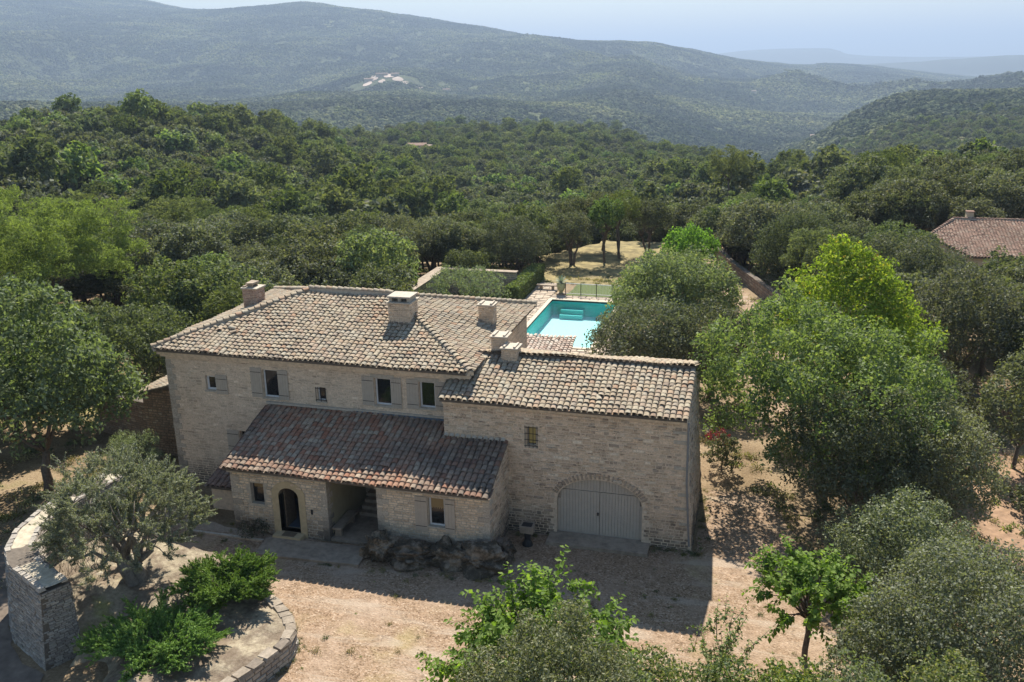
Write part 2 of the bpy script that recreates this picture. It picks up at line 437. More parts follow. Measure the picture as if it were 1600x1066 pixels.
def H(x, y):
    x = np.asarray(x, float); y = np.asarray(y, float)
    dx = x - CAM.x; dy = y - CAM.y
    d = np.hypot(dx, dy) + 1e-6
    az = np.degrees(np.arctan2(dx, dy))
    back = np.clip((np.abs(az + 15) - 60) / 40, 0, 1)
    u = np.clip((az + 52) / 74, 0, 1) * (len(AZG) - 1.001)
    v = np.clip((np.log(d) - LD[0]) / (LD[-1] - LD[0]), 0, 1) * (len(LD) - 1.001)
    i = u.astype(int); j = v.astype(int); fu = u - i; fv = v - j
    z = (TAB[i, j] * (1 - fu) + TAB[i + 1, j] * fu) * (1 - fv) + (TAB[i, j + 1] * (1 - fu) + TAB[i + 1, j + 1] * fu) * fv
    z = z * (1 - back)
    a1 = np.clip((d - 90) / 250, 0, 1) * 3.0
    z = z + a1 * fbm(x / 90, y / 90, 3, 5)
    a2 = np.clip((d - 1300) / 1500, 0, 1) * np.clip((9000 - d) / 3000, 0, 1) * (1 - np.clip((np.abs(az - 10) < 7) * (d > 4000), 0, 1) * .7)
    r = fbm(x / 900 + .3 * fbm(x / 400, y / 400, 2, 3), y / 1500, 2, 11)
    ridge = (.5 - np.abs(r)) * 2
    a2 = a2 * (1 - .9 * np.exp(-(((az + 22.3) / 3.2) ** 2) - ((d - 2350) / 420) ** 2))
    a2 = a2 * (1 - .75 * np.clip((d - 3000) / 1100, 0, 1))
    z = z + a2 * (95 * (ridge - .75) + 74 * fbm(x / 400, y / 400, 4, 21))
    return z

az_f = np.concatenate([np.linspace(-48, 19, 300), np.linspace(19, 312, 96)[1:-1]])
rings = np.concatenate([np.linspace(2, 60, 12)[:-1], np.exp(np.linspace(math.log(60), math.log(60000), 400))])
A, Dd = np.meshgrid(np.radians(az_f), rings, indexing='ij')
X = CAM.x + np.sin(A) * Dd; Y = CAM.y + np.cos(A) * Dd
Z = H(X, Y)
PITX = (X > -15.9) & (X < -8.6) & (Y > 26.0) & (Y < 40.8)
Z = np.where(PITX, -2.2, Z)
na, nr = A.shape
V = np.stack([X, Y, Z], -1).reshape(-1, 3)
I = np.arange(na)[:, None] * nr + np.arange(nr - 1)[None]
J = ((np.arange(na) + 1) % na)[:, None] * nr + np.arange(nr - 1)[None]
F = np.stack([I, I + 1, J + 1, J], -1).reshape(-1, 4)[:, ::-1]
m, nt, out = new_mat('forest_floor')
f1 = noise(nt, .35, 5, .6); f2 = noise(nt, 9, 5, .75); f3 = noise(nt, .02, 5, .6)
c = ramp_out(nt, f1, [(.3, (0.133, 0.098, 0.058)), (.5, (0.242, 0.183, 0.117)), (.62, (0.289, 0.226, 0.148)), (.75, (0.211, 0.187, 0.094))])
c = mixc(nt, 1.0, c, ramp_out(nt, f2, [(.3, (.55, .5, .45)), (.7, (1.35, 1.35, 1.35))]), 'MULTIPLY')
g = nt.nodes.new('ShaderNodeNewGeometry'); ln = N(nt, 'ShaderNodeVectorMath', operation='LENGTH'); nt.links.new(g.outputs['Position'], ln.inputs[0])
far = smooth_mask(nt, ln.outputs['Value'], 200, 900)
cf = ramp_out(nt, f3, [(.35, (.035, .05, .022)), (.65, (.07, .085, .04))])
cf = mixc(nt, 1.0, cf, ramp_out(nt, noise(nt, .12, 3, .8), [(.35, (.5, .5, .5)), (.65, (1.7, 1.7, 1.5))]), 'MULTIPLY')
cf = mixc(nt, 1.0, cf, ramp_out(nt, noise(nt, .004, 5, .6), [(.35, (.6, .65, .7)), (.65, (1.6, 1.5, 1.3))]), 'MULTIPLY')
c = mixc(nt, far, c, cf)
bb = math_(nt, 'ADD', math_(nt, 'MULTIPLY', f2, .05), math_(nt, 'MULTIPLY', math_(nt, 'MULTIPLY', noise(nt, .12, 3, .7), far), 14))
finish(nt, out, c, .95, bb, .9, 1.0, .1)
gr = obj('ground', V, F, m, None, True); gr['kind'] = 'structure'

# distant ranges
M_FAR = mat_plain('distant_hill', (.02, .035, .03), .95, .3, .004)
def range_mesh(name, azs, els, d, depth, base=-300, n=160, rough=.02, seed=1):
    aa = np.linspace(azs[0], azs[-1], n); ee = np.interp(aa, azs, els)
    top = CAM.z + np.tan(np.radians(ee)) * d
    prof = [(-depth, 0), (-depth * .5, .55), (-depth * .2, .85), (0, 1), (depth * .3, .8), (depth, 0)]
    v = []
    for a, t in zip(np.radians(aa), top):
        for o, h in prof:
            r = d + o; x = CAM.x + math.sin(a) * r; y = CAM.y + math.cos(a) * r
            hh = base + (t - base) * h * (1 + rough * float(fbm(np.array(x / 700), np.array(y / 700), 4, seed)) * (1.5 if h < 1 else .35))
            v.append((x, y, hh))
    k = len(prof); f = []
    for i in range(n - 1):
        for j in range(k - 1):
            f.append((i * k + j, (i + 1) * k + j, (i + 1) * k + j + 1, i * k + j + 1))
    o = obj(name, v, f, M_FAR, None, True); o['kind'] = 'structure'
    return o
range_mesh('hills', [2, 6.5, 8.5, 10.2, 11, 12, 13.4, 16, 25], [-1.6, -1.25, -1.1, -1.0, -.95, -.9, -.82, -.8, -.8], 6100, 900, -300)
range_mesh('hills', [3, 5, 5.7, 7.1, 8.4, 9.5, 10.5, 11.5, 12.5, 13.4, 16, 25], [-.9, -.55, -.35, -.3, -.25, -.15, -.12, -.03, .02, .03, .05, -.1],  6600, 1200, -300, seed=4)
range_mesh('mountains', [-12, -3.25, -1.8, -.7, .5, 1.5, 2.6, 3.5, 4.0, 4.4, 5.5, 8, 14, 25], [.1, .3, .45, .53, .56, .57, .56, .54, .4, .22, .1, 0, -.05, -.2], 10500, 2000, -300, rough=.01, seed=9)

# ------------------------------------------------------------------ masonry and roofs
def stone_protos(n=6, inset=.1):
    out = []
    f = np.array([(4, 5, 6, 7), (0, 1, 5, 4), (1, 2, 6, 5), (2, 3, 7, 6), (3, 0, 4, 7)])
    r = np.random.default_rng(3)
    for k in range(n):
        j = lambda a: r.uniform(-a, a)
        v = []
        for (x, z) in ((-.5, -.5), (.5, -.5), (.5, .5), (-.5, .5)):
            v.append((x + j(.03), -1.2, z + j(.05)))
        for (x, z) in ((-.5, -.5), (.5, -.5), (.5, .5), (-.5, .5)):
            v.append((x * (1 - inset * 1.2) + j(.05), 1 + j(.35), z * (1 - inset * 2) + j(.08)))
        out.append((np.array(v), f))
    return out
STONES = stone_protos()

def inpoly(px, py, poly):
    c = np.zeros(px.shape, bool)
    n = len(poly)
    for i in range(n):
        x1, y1 = poly[i]; x2, y2 = poly[(i + 1) % n]
        if y1 == y2: continue
        t = ((y1 > py) != (y2 > py)) & (px < (x2 - x1) * (py - y1) / (y2 - y1) + x1)
        c ^= t
    return c

def stone_grid(u0, u1, v0, v1, sh, sw, seed=0):
    r = np.random.default_rng(seed)
    cells = []
    v = v0
    while v < v1:
        h = min(r.uniform(*sh), v1 - v)
        if h < sh[0] * .4: break
        u = u0 - r.uniform(0, sw[0])
        while u < u1:
            w = r.uniform(*sw)
            a, b = max(u, u0), min(u + w, u1)
            if b - a > sw[0] * .35: cells.append(((a + b) / 2, v + h / 2, b - a, h))
            u += w
        v += h
    return np.array(cells)

def wall(parent, O, U, V, outline, holes=(), m_core=None, m_stone=None, sh=(.09, .16), sw=(.2, .5), proud=(.004, .02), gap=.016, thick=.35, n_single=0, seed=0, name='wall', keep=1.0, holes_pad=.0, piece='stone'):
    O = np.array(O, float); U = np.array(U, float); V = np.array(V, float)
    U /= np.linalg.norm(U); V /= np.linalg.norm(V)
    Nn = np.cross(U, V); Nn /= np.linalg.norm(Nn)
    um = .5 * (min(p[0] for p in outline) + max(p[0] for p in outline))
    outline = [(p[0] + (.004 if p[0] < um - .01 else (-.004 if p[0] > um + .01 else 0)), p[1]) for p in outline]
    loops = [outline] + list(holes)
    pts = [p for l in loops for p in l]
    tri = tessellate_polygon([[Vector((p[0], p[1], 0)) for p in l] for l in loops])
    front = [O + U * a + V * b for a, b in pts]
    back = [p - Nn * thick for p in front]
    n = len(pts)
    v = front + back; f = []
    for a, b, c in tri:
        P, Q, R_ = front[a], front[b], front[c]
        if np.dot(np.cross(Q - P, R_ - P), Nn) < 0: a, c = c, a
        f.append((a, b, c)); f.append((c + n, b + n, a + n))
    s = 0
    for l in loops:
        k = len(l)
        for i in range(k):
            j = (i + 1) % k
            f.append((s + i, s + j, s + j + n, s + i + n))
        s += k
    w = obj(name, v, f, m_core or M_MORTAR, parent)
    if m_stone is not None:
        us = [p[0] for p in outline]; vs = [p[1] for p in outline]
        cells = stone_grid(min(us), max(us), min(vs), max(vs), sh, sw, seed)
        ok = np.ones(len(cells), bool)
        for sx in (-.5, .5):
            for sy in (-.5, .5):
                cx_ = cells[:, 0] + cells[:, 2] * sx * .98; cy_ = cells[:, 1] + cells[:, 3] * sy * .98
                ok &= inpoly(cx_, cy_, outline)
                for h in holes: ok &= ~inpoly(cx_, cy_, h)
        for h in holes:
            ok &= ~inpoly(cells[:, 0], cells[:, 1], h)
            hx = [p[0] for p in h]; hy = [p[1] for p in h]
            ok &= ~((cells[:, 0] - cells[:, 2] / 2 < min(hx)) & (cells[:, 0] + cells[:, 2] / 2 > max(hx)) & (cells[:, 1] > min(hy)) & (cells[:, 1] < max(hy)))
        r = np.random.default_rng(seed + 99)
        ok &= r.random(len(cells)) < keep
        cells = cells[ok]
        M = np.zeros((len(cells), 4, 4)); M[:, 3, 3] = 1
        pr = r.uniform(proud[0], proud[1], len(cells)) * (1 + 1.2 * (r.random(len(cells)) > .9))
        a = r.normal(0, .012, len(cells))
        ca, sa = np.cos(a)[:, None], np.sin(a)[:, None]
        M[:, :3, 0] = (U * ca + V * sa) * (cells[:, 2] - gap)[:, None]
        M[:, :3, 2] = (V * ca - U * sa) * (cells[:, 3] - gap)[:, None]
        M[:, :3, 1] = Nn * pr[:, None]
        M[:, :3, 3] = O + U * cells[:, :1] + V * cells[:, 1:2]
        place_pieces(piece, STONES, M, m_stone, w, n_single)
    return w

def rect(x0, x1, z0, z1): return [(x0, z0), (x1, z0), (x1, z1), (x0, z1)]

def tile_proto(L=.40, w0=.124, w1=.104, h0=.08, h1=.066, t=.016, seg=6, lift=.042):
    v = []; f = []
    for (y, w, h, zz) in ((0, w0, h0, lift), (L, w1, h1, 0)):
        for tt in (0, 1):
            for k in range(seg + 1):
                a = PI * k / seg
                v.append((math.cos(a) * (w - tt * t), y, zz + math.sin(a) * (h - tt * t)))
    n = seg + 1
    for k in range(seg):
        f.append((k, k + 1, 2 * n + k + 1, 2 * n + k))      # outer
        f.append((n + k, n + k + 1, k + 1, k))              # lip
    f.append((0, 2 * n, 3 * n, n)); f.append((seg, n + seg, 3 * n + seg, 2 * n + seg))
    return np.array(v), np.array(f)[:, ::-1]
TILE = tile_proto()
def channel_proto(L=.41, w=.085, h=.05, seg=3):
    v = []; f = []
    for (y, zz) in ((0, .012), (L, -.01)):
        for k in range(seg + 1):
            a = PI + PI * k / seg
            v.append((math.cos(a) * w, y, zz + .05 + math.sin(a) * h))
    n = seg + 1
    for k in range(seg): f.append((k, k + 1, n + k + 1, n + k))
    return np.array(v), np.array(f)[:, ::-1]
CHAN = channel_proto()

ROOF_JOBS = []
def roof(parent, poly, u, m, name='roof', pitch=.26, expo=.27, thick=.11, up=None, wob=1.0, over=.07, scale=1.0):
    """poly: planar 3-D polygon whose first edge is the eave (first point -> second point along u)"""
    P = [np.array(p, float) for p in poly]
    u = np.array(u, float); u /= np.linalg.norm(u)
    # plane normal
    nrm = np.zeros(3)
    for i in range(len(P)):
        nrm += np.cross(P[i] - P[0], P[(i + 1) % len(P)] - P[0])
    nrm /= np.linalg.norm(nrm)
    if nrm[2] < 0: nrm = -nrm
    v = np.cross(nrm, u); v /= np.linalg.norm(v)
    O = P[0]
    q = [((p - O) @ u, (p - O) @ v) for p in P]
    v3 = [p for p in P] + [p - np.array([0, 0, thick]) for p in P]
    n = len(P); f = []
    for a, b, c in tessellate_polygon([[Vector((x, y, 0)) for x, y in q]]):
        f.append((a, b, c)); f.append((c + n, b + n, a + n))
    for i in range(n): f.append((i, (i + 1) % n, (i + 1) % n + n, i + n))
    deck = obj(name, v3, f, M_MORTAR_DARK, parent)
    xs = [a for a, b in q]; ys = [b for a, b in q]
    cols_ = np.arange(min(xs) + pitch * .5, max(xs), pitch)
    rows = np.arange(min(ys) - over, max(ys), expo)
    CX, RY = np.meshgrid(cols_, rows)
    CX = CX.ravel(); RY = RY.ravel()
    ok = inpoly(CX, np.maximum(RY + .14, min(ys) + .02), q)
    CXt = CX[ok]; RYt = RY[ok]
    r = rng
    k = len(CXt)
    a = r.normal(0, .03, k) * wob + (r.random(k) > .985) * r.normal(0, .16, k)
    sc_ = scale * (1 + r.normal(0, .035, k))
    M = np.zeros((k, 4, 4)); M[:, 3, 3] = 1
    ca, sa = np.cos(a)[:, None], np.sin(a)[:, None]
    M[:, :3, 0] = (u * ca + v * sa) * sc_[:, None]
    M[:, :3, 1] = v * ca - u * sa
    M[:, :3, 2] = nrm * sc_[:, None]
    sag = .035 * np.sin(CXt * .9 + RYt * .7) + .018 * np.sin(CXt * 2.3 + 1) * np.cos(RYt * 1.9)
    M[:, :3, 3] = O + u * (CXt + r.normal(0, .008, k))[:, None] + v * (RYt + (r.normal(0, .016, k) - (r.random(k) > .985) * .07) * wob)[:, None] + nrm * (.04 + sag + r.normal(0, .006, k))[:, None]
    CX2, RY2 = np.meshgrid(np.arange(min(xs), max(xs) + .01, pitch), rows)
    CX2 = CX2.ravel(); RY2 = RY2.ravel()
    ok2 = inpoly(np.clip(CX2, min(xs) + .01, max(xs) - .01), np.maximum(RY2 + .2, min(ys) + .02), q)
    CX2 = CX2[ok2]; RY2 = RY2[ok2]; k2 = len(CX2)
    M2 = np.zeros((k2, 4, 4)); M2[:, 3, 3] = 1
    M2[:, :3, 0] = u; M2[:, :3, 1] = v; M2[:, :3, 2] = nrm
    sag2 = .035 * np.sin(CX2 * .9 + RY2 * .7) + .018 * np.sin(CX2 * 2.3 + 1) * np.cos(RY2 * 1.9)
    M2[:, :3, 3] = O + u * CX2[:, None] + v * (RY2 + r.normal(0, .012, k2))[:, None] + nrm * (.004 + sag2)[:, None]
    ROOF_JOBS.append((deck, M, M2, m))
    return deck

def cap_line(parent, A, B, m, n_step=.33, scale=1.35, bed=.12, name='ridge_tile'):
    A = np.array(A, float); B = np.array(B, float)
    d = B - A; L = np.linalg.norm(d); d /= L
    x = np.cross(d, (0, 0, 1)); x /= np.linalg.norm(x); z = np.cross(x, d)
    b = MB()
    w = .17
    pts = []
    for P in (A, B):
        for a, c in ((-w, -.12), (w, -.12), (w * .75, bed), (-w * .75, bed)):
            pts.append(P + x * a + z * c)
    b.add(pts, [(0, 1, 5, 4), (1, 2, 6, 5), (2, 3, 7, 6), (3, 0, 4, 7), (0, 3, 2, 1), (4, 5, 6, 7)])
    bd = b.build('mortar_bed', M_MORTAR_PALE, parent)
    M = []
    k = int(L / n_step)
    for i in range(k):
        t = i * n_step
        s = scale * random.uniform(.95, 1.05)
        aa = random.gauss(0, .03)
        X_ = x * math.cos(aa) + d * math.sin(aa); D_ = d * math.cos(aa) - x * math.sin(aa)
        M.append(frame(A + d * t + z * (bed - .02), X_ * s, D_, z * s))
    if M:
        v, f = join_instances(TILE[0], TILE[1], np.array(M))
        obj(name, v, f, m, parent, kind='stuff')

# ------------------------------------------------------------------ the farmhouse
house = thing('farmhouse', 'large pale stone farmhouse with hipped tile roof, long porch and arched garage doors', 'house', (-10.5, 1.0, 0))
MY = 1.0
holes = [rect(-20.37, -19.58, 4.9, 6.3), rect(-23.5, -22.93, 5.0, 5.75), rect(-17.56, -17.14, 4.97, 5.64),
         rect(-14.62, -13.83, 5.02, 6.33), rect(-12.44, -11.7, 5.08, 6.33), rect(-21.95, -21.4, 2.28, 3.0)]
hx = lambda hs, x0: [[(a - x0, b) for a, b in h] for h in hs]
wall(house, (-25.6, MY, 0), (1, 0, 0), (0, 0, 1), rect(0, 15.35, -.3, 6.95), hx(holes, -25.6), M_MORTAR, M_STONE, seed=1, proud=(.003, .012))
wall(house, (-25.6, 12.1, 0), (0, -1, 0), (0, 0, 1), rect(0, 11.1, -.3, 6.95), [], M_MORTAR, M_STONE, seed=2, sw=(.25, .6))
wall(house, (-10.25, MY, 0), (0, 1, 0), (0, 0, 1), rect(0, 11.1, -.3, 6.95), [], M_MORTAR, M_STONE, seed=3, sw=(.25, .6))
wall(house, (-10.25, 12.1, 0), (-1, 0, 0), (0, 0, 1), rect(0, 15.35, -.3, 6.95), [], M_MORTAR, M_STONE, seed=4, sw=(.3, .7), sh=(.14, .22))

# garage wing
def arch(x0, x1, z0, zs, zt, n=14):
    xc, w = (x0 + x1) / 2, (x1 - x0) / 2
    return [(x0, z0), (x1, z0)] + [(xc + w * math.cos(PI * i / n), zs + (zt - zs) * math.sin(PI * i / n)) for i in range(n + 1)]
g_arch = arch(-5.86, -2.13, .1, 1.75, 2.88)
g_holes = [g_arch, rect(-7.2, -6.77, 4.17, 5.06)]
wall(house, (-10.95, 0, 0), (1, 0, 0), (0, 0, 1), [(0, -.3), (10.98, -.3), (10.95, 0), (10.8, 2.2), (10.52, 5.98), (0, 5.98)], hx(g_holes, -10.95), M_MORTAR, M_STONE_ROUGH, seed=5, proud=(.004, .03), sh=(.07, .17), sw=(.15, .5), gap=.02)
v_ = np.array((-.45, 0, 5.98)); v_ /= np.linalg.norm(v_)
wall(house, (0, 0, 0), (0, 1, 0), v_, [(0, -.3), (6.2, -.3), (6.2, 6.0), (3.05, 7.05), (0, 6.0)], [], M_MORTAR, M_STONE_ROUGH, seed=6, proud=(.004, .03))
wall(house, (-10.95, 1.0, 0), (0, -1, 0), (0, 0, 1), rect(0, 1.0, 0, 5.98), [], M_MORTAR, M_STONE_ROUGH, seed=7)
wall(house, (-.3, 6.2, 0), (-1, 0, 0), (0, 0, 1), rect(0, 10, -.3, 5.98), [], M_MORTAR, M_STONE_ROUGH, seed=8, sw=(.3, .7), sh=(.14, .22))
# long pale quoins at the right corner
q = MB()
for z in (5.35, 4.9, 3.75, 2.55, 1.9, 1.2):
    x1 = -.45 * z / 5.98 - .02
    q.box(x1 - random.uniform(.45, .75), x1, -.035, .2, z, z + random.uniform(.1, .16), .01)
q.build('quoin', M_MORTAR_PALE, house, kind='stuff')
# voussoirs over the garage arch
Ms = []
for i in range(27):
    t = PI * (.1 + .8 * i / 26)
    xc, w = (-5.86 - 2.13) / 2, 1.865
    p = np.array((xc + (w + .17) * math.cos(t), 0, 1.75 + (1.13 + .17) * math.sin(t)))
    n = np.array((math.cos(t) * 1.13, 0, math.sin(t) * 1.865)); n /= np.linalg.norm(n)
    tt = np.cross((0, 1, 0), n)
    Ms.append(frame(p, tt * .085, np.array((0, -1, 0)) * .045, n * random.uniform(.26, .34)))
v, f = join_instances(STONES[0][0], STONES[0][1], np.array(Ms))
M_BRICKARCH = mat_pieces('arch_stone', [(0, (.32, .25, .19)), (.5, (.44, .36, .28)), (1, (.36, .29, .22))], stain_amt=.3)
obj('voussoir', v, f, M_BRICKARCH, house, kind='stuff')
# garage doors: planks under an arched head
def arch_z(x):
    xc, w = (-5.86 - 2.13) / 2, 1.865
    t = max(0, 1 - ((x - xc) / w) ** 2)
    return 1.75 + 1.13 * math.sqrt(t)
for lo, hi in ((-5.86, -4.005), (-3.985, -2.13)):
    b = MB(); x = lo; k = 0
    while x < hi - .02:
        x2 = min(x + .133, hi)
        zt = min(arch_z(x), arch_z(x2)) + .02
        top = min(2.22, zt)
        y = .17 + random.uniform(-.004, .004)
        b.box(x + .004, x2 - .004, y, y + .05, .1, top)
        x = x2; k += 1
    b.box(lo, hi, .205, .24, .1, 1.7)
    dl = b.build('door_leaf', M_DOORP, house)
    b = MB(); x = lo
    while x < hi - .02:
        x2 = min(x + .133, hi); zt = min(arch_z(x), arch_z(x2)) + .02
        if zt > 2.3: b.box(x + .004, x2 - .004, .165, .22, 2.25, zt)
        x = x2
    b.build('transom_panel', M_DOORP, house)
    if hi < -3.99:
        b = MB(); b.box(-4.09, -4.03, .11, .17, 1.12, 1.24); b.build('handle', M_IRON, dl)
b = MB(); b.box(-5.9, -2.1, .26, .3, .1, 3.0); b.build('door_backing', M_DOORP, house)
b = MB(); b.box(-6.15, -1.75, -.95, .12, 0, .16, .01); b.build('threshold', M_SLAB, house)

def window(x0, x1, z0, z1, Y, fr=.07, mull=False, deep=.14, sill=True, m_fr=None, curtain=None, pane_split=0):
    m_fr = m_fr or M_WHITE
    y = Y + deep
    b = MB()
    b.box(x0, x0 + fr, y, y + .06, z0, z1); b.box(x1 - fr, x1, y, y + .06, z0, z1)
    b.box(x0 + fr, x1 - fr, y, y + .06, z0, z0 + fr); b.box(x0 + fr, x1 - fr, y, y + .06, z1 - fr, z1)
    if mull:
        xc = (x0 + x1) / 2; b.box(xc - .03, xc + .03, y - .01, y + .055, z0 + fr, z1 - fr)
    w = b.build('window', m_fr, house)
    b = MB(); b.box(x0 + fr, x1 - fr, y + .03, y + .045, z0 + fr, z1 - fr); b.build('pane', M_GLASS, w)
    if sill:
        b = MB(); b.box(x0 - .08, x1 + .08, Y - .05, Y + .13, z0 - .08, z0 - .002, .004); b.build('sill', M_MORTAR_PALE, w)
    if curtain:
        zt = z1 - fr; n = 7; v = []; f = []
        xs = np.linspace(x0 + fr, x1 - fr, 2 * n + 1)
        for i, x in enumerate(xs):
            v.append((x, y + .024, zt)); v.append((x, y + .024, zt - curtain * (1 if i % 2 else .82)))
        for i in range(len(xs) - 1): f.append((2 * i, 2 * i + 1, 2 * i + 3, 2 * i + 2))
        obj('curtain', v, f, M_CURTAIN, w)
    return w

def shutter(x0, x1, z0, z1, Y, gap=.035):
    b = MB(); n = max(3, round((x1 - x0) / .13)); d = (x1 - x0) / n
    y = Y - gap
    for i in range(n):
        b.box(x0 + i * d + .003, x0 + (i + 1) * d - .003, y - .02, y, z0, z1)
    for zz in (z0 + .18, z1 - .26):
        b.box(x0 + .01, x1 - .01, y + .001, y + .014, zz, zz + .08)
    s = b.build('shutter', M_SHUTTER, house)
    for zz in (z0 + .2, z1 - .22): b = MB(); b.box(x0 + .01, x1 - .03, y - .027, y - .0201, zz, zz + .025); b.build('hinge', M_IRON, s)

def surround(x0, x1, z0, z1, Y, w=.12, lint=.2):
    b = MB()
    b.box(x0 - w - .08, x1 + w + .08, Y - .02, Y + .1, z1 + .001, z1 + lint)
    b.build('lintel', M_MORTAR_PALE, house)

window(-20.37, -19.58, 4.9, 6.3, MY); shutter(-20.99, -20.4, 4.88, 6.36, MY); shutter(-19.55, -19.02, 4.86, 6.34, MY)
window(-14.62, -13.83, 5.02, 6.33, MY); shutter(-15.24, -14.65, 4.98, 6.4, MY); shutter(-13.8, -13.3, 4.95, 6.4, MY); surround(-14.62, -13.83, 5.02, 6.33, MY)
window(-12.44, -11.7, 5.08, 6.33, MY); shutter(-13.04, -12.47, 5.0, 6.42, MY); shutter(-11.67, -11.2, 5.04, 6.4, MY); surround(-12.44, -11.7, 5.08, 6.33, MY)
window(-23.5, -22.93, 5.0, 5.75, MY, fr=.1); shutter(-22.92, -22.3, 4.86, 5.84, MY)
window(-17.56, -17.14, 4.97, 5.64, MY, fr=.05)
window(-21.95, -21.4, 2.28, 3.0, MY, fr=.05, mull=True, m_fr=M_SHUTTER); shutter(-22.62, -21.98, 1.95, 3.02, MY)
def grille(x0, x1, z0, z1, Y, nv=3, nh=3):
    b = MB()
    for i in range(nv):
        x = x0 + (x1 - x0) * i / (nv - 1); b.box(x - .011, x + .011, Y - .07, Y - .05, z0, z1)
    for i in range(nh):
        z = z0 + .08 + (z1 - z0 - .16) * i / (nh - 1); b.box(x0 - .04, x1 + .04, Y - .05, Y - .03, z - .011, z + .011)
    b.build('window_grille', M_IRON, house)
grille(-17.6, -17.1, 4.95, 5.66, MY, 3, 2)
w = window(-7.2, -6.77, 4.17, 5.06, 0, fr=.05, m_fr=M_SHUTTER)
b = MB(); b.box(-7.14, -6.83, .155, .167, 4.25, 5.0); b.build('curtain', M_AMBER, w)
grille(-7.25, -6.72, 4.1, 5.12, 0, 4, 4)

# porch wing
PY = -2.9
e_arch = arch(-17.75, -16.78, .22, 1.95, 2.36, 10)
p_holes = [rect(-19.12, -18.47, 1.4, 2.42), e_arch]
ztop = 3.1
wall(house, (-20.05, PY, 0), (1, 0, 0), (0, 0, 1), rect(0, 4.65, -.3, ztop), hx(p_holes, -20.05), M_MORTAR_PALE, M_STONE_PORCH, seed=11, sh=(.1, .17), sw=(.16, .34), proud=(.008, .028), gap=.028)
wall(house, (-13.05, PY, 0), (1, 0, 0), (0, 0, 1), rect(0, 5.0, -.3, ztop), hx([rect(-10.73, -10.02, 1.38, 2.7)], -13.05), M_MORTAR_PALE, M_STONE_PORCH, seed=12, sh=(.07, .14), sw=(.2, .5), proud=(.003, .014), gap=.016)
wall(house, (-8.05, PY, 0), (0, 1, 0), (0, 0, 1), [(0, -.3), (2.9, -.3), (2.9, 4.1), (0, ztop)], [], M_MORTAR, M_STONE_ROUGH, seed=13)
wall(house, (-20.05, MY, 0), (0, -1, 0), (0, 0, 1), [(0, -.3), (3.9, -.3), (3.9, ztop), (0, 4.4)], [], M_MORTAR, M_STONE, seed=14)
wall(house, (-15.4, PY + .003, 0), (0, 1, 0), (0, 0, 1), [(0, -.2), (3.9, -.2), (3.9, 4.3), (0, ztop)], [], M_PLASTER, None, name='passage_wall')
wall(house, (-13.05, 1.0, 0), (0, -1, 0), (0, 0, 1), [(0, -.2), (3.897, -.2), (3.897, ztop), (0, 4.3)], [], M_PLASTER, None, name='passage_wall')
b = MB(); b.box(-15.4, -13.05, PY + .05, 1.0, 0, .12); b.build('passage_floor', M_SLAB, house)
b = MB()
for i in range(5): b.box(-15.05, -13.1, -.6 + i * .32, 1.0, .12 + i * .17, .12 + (i + 1) * .17)
b.build('stair', M_SLAB, house)
b = MB(); b.box(-15.4, -13.05, PY - .02, PY + .2, 2.86, ztop); b.build('beam', M_WOOD, house)
b = MB(); b.box(-19.6, -15.9, PY + .45, PY + 3, 0.05, .2); b.build('hall_floor', M_LEAD, house)
# dressed surround of the entrance
loop_in = e_arch; loop_out = arch(-18.07, -16.46, -.02, 2.02, 2.68, 10)
pin = [Vector((a, b_, 0)) for a, b_ in loop_in]; pout = [Vector((a, b_, 0)) for a, b_ in loop_out]
wall(house, (0, PY - .035, 0), (1, 0, 0), (0, 0, 1), loop_out, [loop_in], M_DRESSED, None, thick=.38, name='door_surround')
b = MB(); b.box(-17.74, -16.79, PY + .3, PY + .36, .22, 2.3); 
dd = MB(); dd.box(-17.72, -17.66, PY + .36, PY + 1.2, .22, 2.2); dd.build('door', M_WOOD, house)
b = MB(); b.box(-17.95, -16.6, PY - .5, PY + .4, 0, .22, .005); b.build('door_step', M_DRESSED, house)
b = MB(); b.box(-17.55, -16.95, PY - .42, PY - .05, .22, .235); b.build('doormat', M_WOOD, house)
window(-19.12, -18.47, 1.4, 2.42, PY, fr=.04, sill=False, m_fr=M_IRON, deep=.25, curtain=.3)
window(-10.73, -10.02, 1.38, 2.7, PY, curtain=.5); shutter(-11.32, -10.77, 1.14, 2.72, PY); shutter(-9.98, -9.55, 1.17, 2.72, PY)
b = MB(); b.box(-16.21, -16.12, PY - .06, PY - .03, 1.24, 1.46); b.build('letter_slot', M_IRON, house)

# corner stones
def quoins(x, Y, z0, z1, sgn, side=0.0, m=None):
    z = z0; k = 0
    while z < z1 - .2:
        h = random.uniform(.2, .32); w = (.5 if k % 2 else .28) * random.uniform(.85, 1.15)
        b = MB(); xa, xb = (x - .012, x + w) if sgn > 0 else (x - w, x + .012)
        b.box(xa, xb, Y - .022 - random.uniform(0, .01), Y + (.28 if k % 2 else .5), z + .006, min(z + h, z1) - .006, .006)
        b.build('quoin', m or M_QUOIN, house); z += h; k += 1
M_QUOIN = mat_pieces('corner_stone', [(0, (.42, .36, .29)), (.5, (.50, .44, .36)), (1, (.37, .32, .26))], stain_amt=.45, low_dark=.8)
quoins(-25.6, MY, .0, 6.6, 1)
quoins(-20.05, PY, .0, 2.9, 1); quoins(-15.4, PY, .0, 2.85, -1); quoins(-13.05, PY, .0, 2.85, 1); quoins(-8.05, PY, .0, 2.9, -1)

